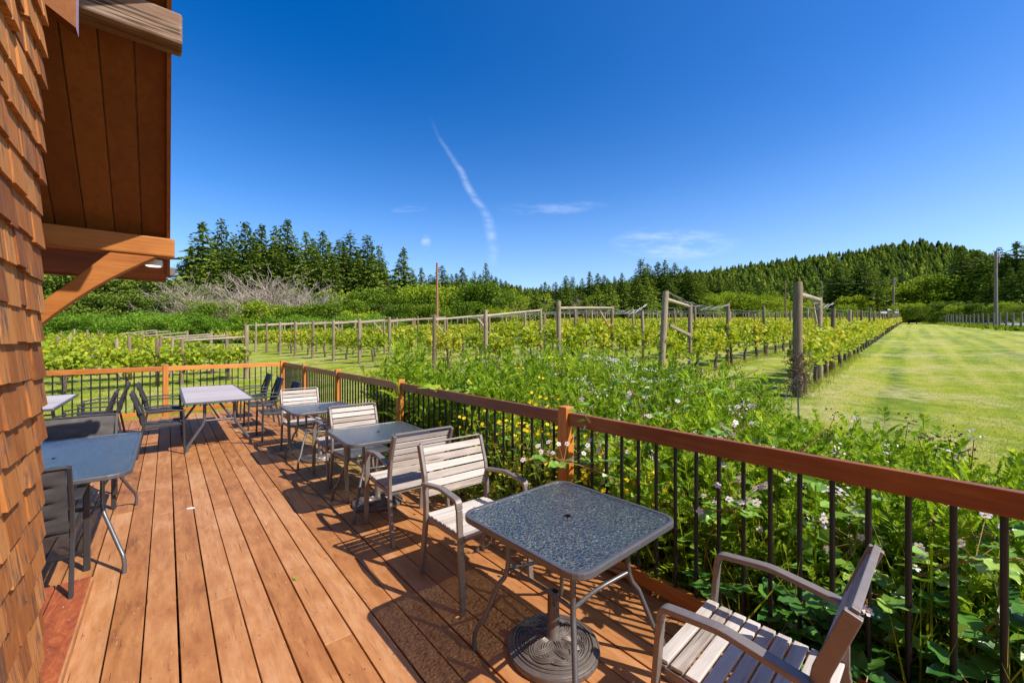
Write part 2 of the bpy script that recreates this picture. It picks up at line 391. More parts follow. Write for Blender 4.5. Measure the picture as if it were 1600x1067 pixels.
def fabric(name, c):
    m = Mat(name); v = m.coord('Object'); w1 = m.n('ShaderNodeTexChecker'); m.l(v, w1.inputs['Vector']); w1.inputs['Scale'].default_value = 260
    n = m.noise(v, 9, 5, .6); cc = m.ramp(n, [(.3, tuple(x*.75 for x in c)), (.7, tuple(x*1.35 for x in c))])
    return m.pbr(cc, .85, 0, m.bump(m.math('ADD', w1.outputs['Fac'], m.math('MULTIPLY', n, 6)), .18, .002), .3)
MT['sling'] = fabric('charcoal_sling_fabric', (.055, .05, .05))
MT['taupesling'] = fabric('faded_charcoal_fabric', (.085, .075, .07))
def glass():
    m = Mat('pebbled_glass'); v = m.coord('Object')
    wob = m.n('ShaderNodeTexNoise'); m.l(v, wob.inputs['Vector']); wob.inputs['Scale'].default_value = 30; wob.inputs['Detail'].default_value = 2
    add = m.n('ShaderNodeVectorMath', operation='MULTIPLY_ADD'); m.l(wob.outputs['Color'], add.inputs[0]); add.inputs[1].default_value = (.045, .045, .045); m.l(v, add.inputs[2])
    vo = m.n('ShaderNodeTexVoronoi', feature='DISTANCE_TO_EDGE'); m.l(add.outputs[0], vo.inputs['Vector']); vo.inputs['Scale'].default_value = 46
    edge = m.mr(vo.outputs[0], 0.0, .24); h = m.math('POWER', edge, .5); nr = m.bump(h, .55, .006)
    gl = m.n('ShaderNodeBsdfGlossy'); gl.inputs['Roughness'].default_value = .26; m.l(nr, gl.inputs['Normal']); gl.inputs[0].default_value = (.9, .92, .9, 1)
    tr = m.n('ShaderNodeBsdfTransparent'); tr.inputs[0].default_value = (.70, .75, .70, 1)
    glint_noise = m.noise(v, 4.5, 6, .65, .6)
    df = m.n('ShaderNodeBsdfDiffuse'); m.l(m.mix(m.math('MULTIPLY', m.mr(edge, .75, .1), m.mr(glint_noise, .3, .7, .35, 1)), (.03, .035, .04), (.60, .61, .58)), df.inputs[0]); m.l(nr, df.inputs['Normal'])  # pebble ridges paled to paint in sun highlights on the frosted glass
    fr = m.n('ShaderNodeFresnel'); fr.inputs[0].default_value = 1.5; m.l(nr, fr.inputs['Normal'])
    a = m.n('ShaderNodeMixShader'); m.l(m.mr(edge, .40, 0, .05, .42), a.inputs[0]); m.l(tr.outputs[0], a.inputs[1]); m.l(df.outputs[0], a.inputs[2])
    b = m.n('ShaderNodeMixShader'); m.l(m.math('MULTIPLY', m.math('ADD', fr.outputs[0], .035), 1.25, True), b.inputs[0]); m.l(a.outputs[0], b.inputs[1]); m.l(gl.outputs[0], b.inputs[2])
    m.l(b.outputs[0], m.out.inputs[0]); return m.m
MT['glass'] = glass()
def plain(name, c, rough=.6, **k): return Mat(name).pbr(c, rough, **k)
MT['white'] = plain('white_plastic', (.75, .73, .70), .4)
MT['mauve'] = plain('painted_maroon_trim', (.07, .028, .014), .6)
MT['sunlitedge'] = plain('sunlit_mauve_edge', (.42, .30, .42), .5)  # sunlight on the trim board's end, put into its colour
def lampm():
    m = Mat('lamp_lens'); e = m.n('ShaderNodeEmission'); e.inputs[0].default_value = (1, .86, .68, 1); e.inputs[1].default_value = 2.2; m.l(e.outputs[0], m.out.inputs[0]); return m.m
MT['lamp'] = lampm()
MT['asphalt'] = Mat('road_surface'); _m = MT['asphalt']; MT['asphalt'] = _m.pbr(_m.ramp(_m.noise(_m.world(), 3, 5), [(.3, (.22, .21, .20)), (.7, (.34, .33, .31))]), .9)
def groundmat():
    m = Mat('mown_grass'); v = m.world(); az = radians(44.3)      # the mowing runs along the vine rows
    st = m.world((.05, 1.1, 1), (0, 0, -radians(45.6)))
    a = m.noise(v, .35, 5, .6); b = m.noise(v, 2.6, 6, .7); c_ = m.noise(st, .9, 5, .6, .5); f = m.noise(v, 26, 4, .75)
    sx = m.n('ShaderNodeSeparateXYZ'); m.l(m.world((1, 1, 1), (0, 0, -radians(45.6))), sx.inputs[0])
    ph_ = m.math('ADD', m.math('MULTIPLY', sx.outputs[1], 4.6), m.math('MULTIPLY', a, 5.0)); stripe = m.math('ADD', m.math('MULTIPLY', m.math('SINE', ph_), .028), m.math('MULTIPLY', m.math('SINE', m.math('MULTIPLY', ph_, 2.63)), .014))
    col = m.ramp(m.math('ADD', stripe, m.math('ADD', m.math('MULTIPLY', a, .25), m.math('ADD', m.math('MULTIPLY', b, .3), m.math('MULTIPLY', c_, .45)))),
                 [(.38, (.12, .20, .012)), (.46, (.23, .30, .018)), (.51, (.33, .37, .026)), (.57, (.42, .41, .055)), (.66, (.52, .45, .14))])
    dry = m.math('MULTIPLY', m.mr(m.noise(v, .55, 6, .68), .46, .62), m.mr(b, .36, .56)); col = m.mix(m.math('MULTIPLY', dry, .8), col, (.56, .47, .22))
    col = m.mix(m.math('MULTIPLY', m.mr(f, .42, .68), .5), col, m.mix(1.0, col, (.42, .52, .35), 'MULTIPLY'))
    return m.pbr(col, .9, 0, m.bump(m.math('ADD', f, b), .9, .05), .15)
MT['ground'] = groundmat()
MT['soil'] = Mat('hill_floor').pbr((.035, .06, .016), .95)
G = lambda *a: list(a)
MT['grape'] = leafmat('grape_leaf', [(0, (.10, .20, .012)), (.3, (.28, .38, .025)), (.6, (.48, .51, .035)), (.88, (.62, .54, .045)), (1, (.60, .30, .04))], .42)
MT['grapewarm'] = leafmat('grape_leaf_warm', [(0, (.16, .28, .02)), (.3, (.36, .45, .045)), (.6, (.58, .56, .06)), (.85, (.68, .46, .06)), (1, (.58, .24, .05))], .42)
MT['bark'] = Mat('vine_bark'); _m = MT['bark']; MT['bark'] = _m.pbr(_m.ramp(_m.noise(_m.coord('Object', (20, 20, 4)), 2, 4), [(.3, (.04, .028, .02)), (.7, (.15, .11, .08))]), .95, 0, _m.bump(_m.noise(_m.coord('Object', (30, 30, 6)), 2, 4), .8, .02))
MT['conifer'] = leafmat('conifer_needles', [(0, (.04, .075, .012)), (.5, (.14, .20, .026)), (1, (.32, .37, .05))], .14, .9, spec=.03)
MT['conifer_light'] = leafmat('yellowing_conifer_needles', [(0, (.07, .12, .016)), (.5, (.22, .30, .035)), (1, (.42, .47, .07))], .16, .9, spec=.03)
MT['decid'] = leafmat('broad_leaf', [(0, (.045, .09, .006)), (.5, (.14, .23, .014)), (1, (.33, .41, .03))], .28)
MT['decidy'] = leafmat('yellow_green_leaf', [(0, (.10, .16, .008)), (.5, (.31, .40, .018)), (1, (.55, .58, .04))], .3)
MT['hedge'] = leafmat('hedge_leaf', [(0, (.05, .13, .012)), (.5, (.18, .33, .025)), (1, (.38, .50, .06))], .28)
MT['weed'] = leafmat('feathery_weed_leaf', [(0, (.10, .21, .014)), (.5, (.31, .46, .026)), (.85, (.50, .60, .055)), (1, (.60, .65, .22))], .55, .45)
MT['grassblade'] = leafmat('grass_blade', [(0, (.14, .22, .012)), (.5, (.29, .34, .022)), (.85, (.44, .42, .07)), (1, (.58, .49, .22))], .4)
MT['bramble'] = leafmat('bramble_leaf', [(0, (.08, .20, .02)), (.6, (.22, .40, .04)), (1, (.40, .55, .10))], .3, .38, spec=.5)
MT['bigleaf'] = leafmat('dark_glossy_leaf', [(0, (.03, .11, .018)), (.6, (.06, .18, .025)), (1, (.11, .25, .035))], .18, .33, spec=.6)
MT['grapeover'] = leafmat('young_grape_leaf', [(0, (.22, .42, .05)), (.6, (.42, .55, .05)), (1, (.60, .56, .06))], .4)
MT['yellow'] = leafmat('yellow_petal', [(0, (.75, .50, .01)), (1, (.85, .65, .02))], .2)
MT['petal'] = leafmat('pale_pink_petal', [(0, (.80, .66, .74)), (1, (.86, .80, .82))], .25)
MT['twig'] = plain('grey_bare_twig', (.38, .30, .235), .9)
MT['drytwig'] = plain('dry_brown_twig', (.16, .10, .06), .9)
MT['stem'] = plain('green_stem', (.22, .30, .06), .7)
MT['redstem'] = plain('bramble_cane', (.30, .15, .06), .6)
MT['trunk'] = Mat('tree_bark'); _m = MT['trunk']; MT['trunk'] = _m.pbr(_m.ramp(_m.noise(_m.coord('Object', (4, 4, 1)), 2, 4), [(.3, (.06, .045, .03)), (.7, (.2, .16, .12))]), .95)

# ================================================================ THE SETTING
def axis_pts(lim_lo, lim_hi, n, k=5.0):
    t_ = np.linspace(-1, 1, n); v = np.sinh(t_*k)/np.sinh(k); return np.where(v < 0, -v*lim_lo, v*lim_hi)
def grid_mesh(name, xs, ys, fn):
    nx, ny = len(xs), len(ys); V = np.array([(x, y, fn(x, y)) for y in ys for x in xs])
    i = np.arange(nx-1)[None, :] + np.arange(ny-1)[:, None]*nx; i = i.ravel()
    return np_mesh(name, V, np.stack([i, i+1, i+nx+1, i+nx], 1), smooth=True)
g = link('ground', grid_mesh('ground', axis_pts(-900, 900, 181, 4.6), axis_pts(-400, 1500, 181, 4.6), terr), MT['ground']); tag(g, kind='structure')

# hills: skyline height by bearing
RX = [-400, 560, 640, 700, 760, 830, 870, 950, 1050, 1100, 1200, 1300, 1380, 1440, 1500, 1560, 1700, 2400]
RY = [490, 482, 458, 448, 446, 458, 462, 448, 437, 431, 416, 403, 391, 383, 391, 408, 418, 430]
def hill_y(px, Y):
    e = min(max((Y-120)/250, 0), 1); e = e**.85; y0 = 533.5 - 640*(terr((px-800)/640*120, 120)-.4-1.6)/120
    return y0 + (interp(px, RX, RY)-y0)*e
def hill_z(px, Y):
    if Y <= 370: return 1.6 + (533.5-hill_y(px, Y))/640*Y
    return (1.6 + (533.5-hill_y(px, 370))/640*370) - (Y-370)*.25
PXs = np.linspace(-400, 2400, 120); HYs = np.array(list(np.linspace(120, 400, 34)) + [450, 520, 600])
HV = np.array([((p-800)/640*y, y, hill_z(p, y)) for y in HYs for p in PXs]); nx, ny = len(PXs), len(HYs)
i = (np.arange(nx-1)[None, :] + np.arange(ny-1)[:, None]*nx).ravel()
h = link('hills', np_mesh('hills', HV, np.stack([i, i+1, i+nx+1, i+nx], 1), smooth=True), MT['soil']); tag(h, kind='structure')

# road beyond the post fence
def ground_strip(name, pts, wd, mat, dz):
    V = []; 
    for k, (x, y) in enumerate(pts):
        a = Vector(pts[max(k-1, 0)]); b = Vector(pts[min(k+1, len(pts)-1)]); t_ = (b-a).normalized(); nn = Vector((t_.y, -t_.x))
        for q in np.linspace(-wd/2, wd/2, 5):
            X, Y = x+nn.x*q, y+nn.y*q; V.append((X, Y, terr(X, Y)+dz))
    n = len(pts); F = [(r_*5+c, r_*5+c+1, (r_+1)*5+c+1, (r_+1)*5+c) for r_ in range(n-1) for c in range(4)]
    return link(name, np_mesh(name, np.array(V), np.array(F), smooth=True), mat)
FD = Vector((.643, .766))
rd = ground_strip('road', [(66-14*FD.x + FD.x*q, 46-14*FD.y*1.0 + FD.y*q) for q in range(-30, 85, 4)], 5.5, MT['asphalt'], .03); tag(rd, kind='structure')

# ---------------------------------------------------------------- deck
PITCH, GAP = .1464, .008
mb = MB(); e_ = .051
k0 = int((-6-e_)/PITCH)
t_ = e_ + k0*PITCH
while t_ < 2.30:
    a, b = t_+GAP/2, t_+PITCH-GAP/2
    s_ = -2.2 + rnd.uniform(-2, 0); end = 11.3 + .13*(t_+1.7)
    while s_ < end:
        L = rnd.uniform(3.2, 5.2); s1 = min(s_+L, end); r = rnd.random(); j = rnd.uniform(-.0012, .0012)
        jt = rnd.uniform(-.0015, .0015)
        mb.box(((a+b)/2+jt, (s_+s1)/2, -.019+j), (b-a, s1-s_-.004, .038), r=r)
        s_ = s1
    t_ += PITCH
dk = mb.build('deck', MT['deck'], None, bevel=.003, rz=ANG); tag(dk, kind='structure')
mb = MB(); t_ = e_ + k0*PITCH
while t_ < 2.30:
    for s_ in np.arange(.2, 10.4, .6):
        for o_ in (.28, .72): 
            if t_ > -2.6: cx, cy = t_+PITCH*o_+rnd.uniform(-.004, .004), s_+rnd.uniform(-.008, .008); mb.poly([(cx+.0042*cos(k), cy+.0042*sin(k), .0022) for k in (0, 1.05, 2.1, 3.14, 4.19, 5.24)], .5)
    t_ += PITCH
scr = mb.build('deck_screws', MT['bronze'], dk)
mb = MB()
for s_ in np.arange(-2, 11.4, .6): mb.box((-1.9, s_, -.14), (8.2, .04, .2))
mb.box((2.33, 4.9, -.20), (.04, 14.2, .30)); 
js = mb.build('deck_frame', MT['beam'][0], None, rz=ANG); tag(js, kind='structure')

# ================================================================ HOUSE
TW, SC = -.37, 2.41
house = thing('wooden_house', 'cedar shingled house corner with deep orange-brown wooden roof overhang beside the deck', 'house', D(SC, TW), ANG)
def hl(x, y, z): return (x-TW, y-SC, z)         # deck frame (t,s) to house frame
# wall body behind the shingles
mb = MB(); mb.box(hl(-2.6, 0.1, 2.0), (4.4, 4.6, 5.4)); mb.box(hl(-3.1, 3.4, 1.2), (3.4, 2.0, 2.8))
mb.build('wall', MT['beam'][2], house)
mb = MB(); EXPO = .125
for c in range(-2, 44):
    z0 = c*EXPO - .03; s_ = SC + .012 + rnd.uniform(-.004, .004)
    while s_ > -2.0:
        wd = rnd.uniform(.07, .17); r = rnd.random(); zz = z0 + rnd.uniform(-.010, .008); L = EXPO*2.3
        # tapered shingle: thick butt at the bottom, thin at the top
        y0, y1 = s_-wd+.0025, s_
        th = rnd.uniform(.014, .028); xb = TW; b = len(mb.V)
        lean = rnd.uniform(0, .003)
        P = [(xb-.030, y0, zz), (xb-.016+th+lean, y0, zz+rnd.uniform(-.002, .002)), (xb-.024, y0, zz+L), (xb-.032, y0, zz+L)]
        Q = [(p[0], y1, p[2]) for p in P]
        for p in P+Q: mb.V.append(Vector(hl(*p)))
        for f in ((0, 1, 2, 3), (7, 6, 5, 4), (0, 4, 5, 1), (1, 5, 6, 2), (2, 6, 7, 3), (3, 7, 4, 0)): mb.face([b+i for i in f], r)
        s_ -= wd
# return face shingles round the corner
for c in range(-2, 44):
    z0 = c*EXPO - .03; x_ = TW - .012
    while x_ > -1.3:
        wd = rnd.uniform(.07, .17); mb.box(hl(x_-wd/2, SC+.012, z0+EXPO*.9), (wd-.003, .012, EXPO*1.8), Matrix.Rotation(radians(3.0), 3, 'X')); x_ -= wd
mb.build('shingle_siding', MT['shingle'], house)
# roof: slopes down away from the camera side; soffit boards follow the slope
TAN = .88; ph = math.atan(TAN); zs = lambda s: 2.42 + TAN*(4.28-s)
mb = MB(); s0, s1 = -1.2, 4.6; L = (s1-s0)/cos(ph); t_ = .005
R3 = Matrix.Rotation(-ph, 3, 'X')
while t_ > -3.2:
    mid = Vector(hl(t_-.075, (s0+s1)/2, zs((s0+s1)/2)+.012)); mb.box(mid, (.146, L, .022), R3); t_ -= .151
mb.build('soffit', MT['soffit'], house, bevel=.004)
mb = MB(); mb.box(hl(-1.6, (s0+s1)/2, zs((s0+s1)/2)+.13), (3.2, L+.02, .16), R3); mb.build('roof', MT['soil'] if False else MT['fencepost'], house)
mb = MB(); mb.box(hl(.0125, (s0+s1)/2, zs((s0+s1)/2)+.10), (.022, L+.03, .235), R3)
mb.build('rake_board', MT['soffit'], house)
mb = MB(); mb.box(hl(-1.58, s1+.02, zs(s1)+.06), (3.16, .03, .18)); mb.build('fascia', MT['soffit'], house)
mb = MB(); mb.box(hl(-1.56, s1+.085, zs(s1)+.07), (3.24, .09, .08)); mb.build('gutter', MT['gutter'], house, bevel=.01)
# two outriggers
mb = MB(); mb.box(hl(-.72, 4.20, 2.325), (1.54, .135, .145)); mb.build('beam', MT['beam'][0], house, bevel=.012)
mb = MB(); mb.box(hl(-.66, 3.06, 3.37), (1.46, .15, .175)); o = mb.build('beam', MT['oldbeam'], house, bevel=.014); o['label'] = 'weathered grey upper beam end'
# curved knee brace under the lower beam
top = [(-.31, 2.252), (-.66, 1.845), (-1.28, 1.15)]
bot = []
for k in range(15):
    q = k/14; bot.append((-.05 - 1.23*q, 2.252 - 1.38*q + .135*sin(pi*min(q*1.2, 1))))
Q = [(x, z) for x, z in bot] + top[::-1]; mb = MB(); n = len(Q)
for yy in (4.145, 4.255): mb.V += [Vector(hl(x, yy, z)) for x, z in Q]
mb.face(list(range(n)), .4); mb.face(list(range(n, 2*n))[::-1], .4)
for i in range(n): mb.face([i, (i+1) % n, n+(i+1) % n, n+i][::-1], .4)
mb.build('knee_brace', MT['beam'][0], house, bevel=.006)
mb = MB(); mb.box(hl(-.60, 4.44, zs(4.44)-.006), (1.20, .33/cos(ph), .014), R3); mb.build('eave_board', MT['shaderedcedar'][0], house)
# recessed lamp in the soffit below the lower beam
ls, lt = 4.43, -.08; zl = zs(ls) - .072
mb = MB(); mb.lathe([(.0, .0), (.045, -.001), (.056, -.004), (.059, .002), (.059, .045)], 28); puck = mb.build('soffit_lamp', MT['white'], house, True); puck.location = hl(lt, ls, zl)
mb = MB(); mb.lathe([(.0, -.005), (.045, -.0055), (.048, -.001)], 28); mb.build('lamp_lens', MT['lamp'], puck, True)

# red painted step in the recess
st_ = thing('door_step', 'low red painted wooden step with chipped edges at the foot of the shingle wall', 'step', D(3.1, -.75), ANG)
mb = MB()
for k in range(4): mb.box((.295-k*.16, .0, .038), (.155, 1.52, .032))
mb.build('tread', MT['step'], st_, bevel=.004)
mb = MB(); mb.box((.372, 0, .025), (.018, 1.5, .05)); mb.box((0, .765, .0105), (.72, .018, .021)); mb.build('riser', MT['deck'], st_, bevel=.003)

# sloping trim board at the top left, sunlight on its end painted in mauve
mb = MB(); P = [(-.32, 3.05), (-.32, 3.62), (-1.2, 3.70), (-1.2, 3.613)]; b = len(mb.V)
for s_ in (2.75, 2.83):
    for x, z in P: mb.V.append(Vector(hl(x, s_, z)))
mb.face([0, 1, 2, 3], .5); mb.face([7, 6, 5, 4], .5); mb.face([1, 5, 6, 2], .5); mb.face([0, 3, 7, 4], .5); mb.mi = 1; mb.face([0, 4, 5, 1], .5)
o = mb.build('trim_board', [MT['soffit'], MT['sunlitedge']], house); o['label'] = 'brown trim board with sunlight painted on its mauve end'

# ================================================================ RAILINGS
def railing(name, label, s_posts, loc, rz, s_end, bal, rm='cedar'):
    """runs along local +Y; posts at the given y"""
    r_ = thing(name, label, 'railing', loc, rz)
    for y in s_posts:
        mb = MB(); mb.box((0, y, .42), (.09, .09, 1.37)); mb.build('post', MT['cedar'][2], r_, bevel=.006)
    for a, b in zip(s_posts[:-1], s_posts[1:]):
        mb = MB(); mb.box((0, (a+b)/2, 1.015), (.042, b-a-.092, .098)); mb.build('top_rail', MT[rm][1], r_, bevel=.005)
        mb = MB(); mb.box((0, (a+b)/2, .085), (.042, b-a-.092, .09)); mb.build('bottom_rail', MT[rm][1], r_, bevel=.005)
    first = None
    for a, b in zip(s_posts[:-1], s_posts[1:]):
        n = max(1, round((b-a)/bal)-1)
        for k in range(n):
            y = a + (b-a)*(k+1)/(n+1)
            if y < s_end[0] or y > s_end[1]: continue
            if first is None:
                mb = MB(); mb.tube([(0, 0, .1), (0, 0, .99)], .0112, 10); first = mb.build('baluster', MT['black'], r_, True); first.location = (0, y, 0)
            else:
                c = first.copy(); COL.objects.link(c); c.parent = r_; c.location = (0, y, 0)
    return r_
railing('wooden_railing', 'wooden railing with shade-painted rails and orange posts along the right side of the deck',
        [-.9, 2.13, 5.03, 7.58, 9.85, 11.95], D(0, 2.335), ANG, (-.35, 12), .127, 'shaderedcedar')
c0 = D(11.95, 2.335); c1 = D(10.70, -5.6); dv = (c1-c0); Lb = dv.length; azb = atan2(-dv.x, dv.y)
railing('wooden_railing', 'orange wooden railing with black balusters across the far end of the deck',
        [0.045, 2.38, 5.0, 7.9], c0, azb, (.1, 7.8), .125)

# ================================================================ FURNITURE
def roundrect(a, b, r, n=6, cham=None):
    P = []
    for cx, cy, st in ((a-r, b-r, 0), (-a+r, b-r, 90), (-a+r, -b+r, 180), (a-r, -b+r, 270)):
        for k in range(n+1):
            q = radians(st+90*k/n); P.append((cx+r*cos(q), cy+r*sin(q)))
    return P
def ring(mb, outer, inner, z0, z1, r=.5):
    n = len(outer); b = len(mb.V)
    for P in (outer, inner):
        for z in (z0, z1): mb.V += [Vector((x, y, z)) for x, y in P]
    for i in range(n):
        j = (i+1) % n; o0, o1, i0, i1 = b, b+n, b+2*n, b+3*n
        mb.face([o0+i, o0+j, o1+j, o1+i], r); mb.face([o1+i, o1+j, i1+j, i1+i], r); mb.face([i1+i, i1+j, i0+j, i0+i], r); mb.face([i0+i, i0+j, o0+j, o0+i], r)
def bent_leg(dx, dy, zt, R0, R1, rad=.013):
    """tube leg: straight down, kink outwards, vertical foot. dx,dy unit direction"""
    prof = [(R0, zt), (R0, .46), (R0+.004, .42), (R0+.02, .38), (R0+.05, .345), (R1-.05, .16), (R1-.018, .125), (R1-.004, .09), (R1, .05), (R1, .0)]
    mb = MB(); mb.tube([(dx*r, dy*r, z) for r, z in prof], rad, 10); return mb
def glass_table(label, loc, rz, a=.40, b=.40, group=None, cr=.09):
    t = thing('glass_patio_table', label, 'table', loc, rz, group); zt = .71
    mb = MB(); ring(mb, roundrect(a, b, cr), roundrect(a-.022, b-.022, cr-.018), zt-.032, zt)
    mb.build('rim', MT['tableframe'], t, bevel=.006)
    n = 28; hole = [(.022*cos(2*pi*k/n+pi/4), .022*sin(2*pi*k/n+pi/4)) for k in range(n)]
    out_ = roundrect(a-.022, b-.022, cr-.018)
    # align ring vertex counts (28 each)
    mb = MB(); 
    ang = lambda p: math.atan2(p[1], p[0])
    oo = sorted(out_, key=ang); hh = [(.022*cos(ang(p)), .022*sin(ang(p))) for p in oo]
    ring(mb, oo, hh, zt-.012, zt-.004); mb.build('glass_top', MT['glass'], t)
    mb = MB(); ring(mb, hh, [(.8*x, .8*y) for x, y in hh], zt-.016, zt-.002); mb.build('hole_grommet', MT['black'], t)
    ends = []
    sc = hypot(a, b)
    for sx, sy in ((1, 1), (-1, 1), (-1, -1), (1, -1)):
        dx, dy = sx*a/sc, sy*b/sc; R1 = sc-.085; R0 = sc*.54 if a == b else sc-.34
        bent_leg(dx, dy, zt-.03, R0, R1).build('leg', MT['tableframe'], t, True); ends.append((dx*R0, dy*R0))
    for k in range(4):
        p, q = Vector((*ends[k], .43)), Vector((*ends[(k+1) % 4], .43)); pts = []
        for j in range(13):
            u_ = j/12; m_ = p.lerp(q, u_); pull = 1 - .16*sin(pi*u_)
            z = .43 - .02*sin(pi*u_); pts.append((m_.x*pull, m_.y*pull, z))
        mb = MB(); mb.tube(pts, .010, 8); mb.build('stretcher', MT['tableframe'], t, True)
    mb = MB(); mb.bar((-a+.03, 0, zt-.022), (a-.03, 0, zt-.022), .02, .012) if False else None
    return t
def umbrella_base(label, loc, group):
    t = thing('umbrella_base', label, 'umbrella base', loc, 0, group)
    mb = MB(); mb.lathe([(.235, 0), (.24, .012), (.238, .028), (.225, .034), (.215, .040), (.20, .040), (.17, .050), (.10, .062), (.04, .068), (.034, .068)], 48)
    mb.lathe([(.002, .066), (.04, .067)], 24)
    for rr, z in ((.232, .030), (.205, .043), (.188, .047)): mb.tube([(rr*cos(2*pi*k/48), rr*sin(2*pi*k/48), z) for k in range(49)], .0055, 6, cap=False)
    # interlaced rings cast into the top
    for ri in range(9):
        a0 = 2*pi*ri/9; cx, cy = .092*cos(a0), .092*sin(a0)
        for rr in (.060, .071, .082):
            pts = []
            for k in range(33):
                q = 2*pi*k/32; x, y = cx+rr*cos(q), cy+rr*sin(q); d_ = hypot(x, y)
                z = .073 - .105*d_ + .0035*sin(q*3+ri)
                pts.append((x, y, z))
            mb.tube(pts, .0042, 5, cap=False)
    mb.build('cast_disc', MT['bronze'], t, True)
    mb = MB(); mb.lathe([(.045, .06), (.044, .072), (.032, .085), (.030, .30), (.031, .305), (.025, .305), (.024, .1)], 24); mb.build('pole_tube', MT['bronze'], t, True)
    mb = MB(); mb.tube([(.0, -.028, .25), (.0, -.052, .25)], .006, 8); mb.lathe([(.002, -.014), (.016, -.012), (.018, 0), (.016, .012), (.002, .014)], 12, (0, 0, 0))
    for i in range(len(mb.V)-60, len(mb.V)): v = mb.V[i]; mb.V[i] = Vector((v.x, -.058+v.z*.6, .25+v.y))
    mb.build('knob', MT['bronze'], t, True)
    return t
def arc(P, r=.03, n=4):
    """round the inner corners of a (y,z) polyline"""
    out_ = [P[0]]
    for i in range(1, len(P)-1):
        a, b, c = Vector(P[i-1]), Vector(P[i]), Vector(P[i+1]); u_ = (a-b).normalized(); v_ = (c-b).normalized()
        rr = min(r, (a-b).length*.45, (c-b).length*.45); p0, p1 = b+u_*rr, b+v_*rr
        for k in range(n+1):
            q = k/n; out_.append(tuple((p0*(1-q)**2 + b*2*q*(1-q) + p1*q*q)))
    out_.append(P[-1]); return out_
def slat_chair(label, loc, rz, group):
    t = thing('slatted_armchair', label, 'chair', loc, rz, group); W = .265
    for sx in (-1, 1):
        x0, x1 = (sx*W-.019, sx*W+.019)
        mb = MB(); mb.strip(arc([(.275, 0), (.255, .42), (.235, .645), (.20, .655), (.02, .665), (-.2, .625)], .05), x0, x1, .020)
        # split: front leg below, armrest above
        leg = MB(); leg.strip([(.285, 0), (.27, .20), (.25, .45), (.238, .60)], x0, x1, .022); leg.build('front_leg', MT['frame'], t, bevel=.004)
        arm = MB(); arm.strip(arc([(.238, .60), (.228, .648), (.03, .668), (-.215, .632)], .035, 5), x0-.003, x1+.003, .022); arm.build('armrest', MT['frame'], t, bevel=.005)
        bk = MB(); bk.strip([(-.27, 0), (-.235, .2), (-.205, .40), (-.205, .52), (-.23, .68), (-.30, .875)], sx*(W-.012)-.012, sx*(W-.012)+.012, .044)
        bk.build('rear_leg', MT['frame'], t, bevel=.004)
    mb = MB()
    for k in range(9):
        y = .245 - k*.0545; z = .432 - .012*(k/8) + (.004 if k == 0 else 0)
        mb.box((0, y, z), (2*W-.045, .046, .014))
    mb.build('seat', MT['greywood'], t, bevel=.003)
    mb = MB()
    for k in range(6):
        z = .565 + k*.0535; y = np.interp(z, [.52, .68, .875], [-.205, -.23, -.30]); an = math.atan2(.07 if z > .68 else .025, .195)
        mb.box((0, y+.008, z), (2*W-.055, .014, .047), Matrix.Rotation(an, 3, 'X'))
    mb.build('backrest', MT['greywood'], t, bevel=.003)
    mb = MB()
    for y, z in ((.235, .412), (-.19, .398)): mb.box((0, y, z), (2*W-.03, .018, .03))
    for sx in (-1, 1): mb.bar((sx*(W-.025), .25, .408), (sx*(W-.025), -.20, .395), .02, .028)
    mb.build('seat_frame', MT['frame'], t, bevel=.003)
    mb = MB(); mb.box((0, -.302, .880), (2*W-.03, .022, .012), Matrix.Rotation(.34, 3, 'X')); mb.build('top_bar', MT['frame'], t, bevel=.003)
    return t
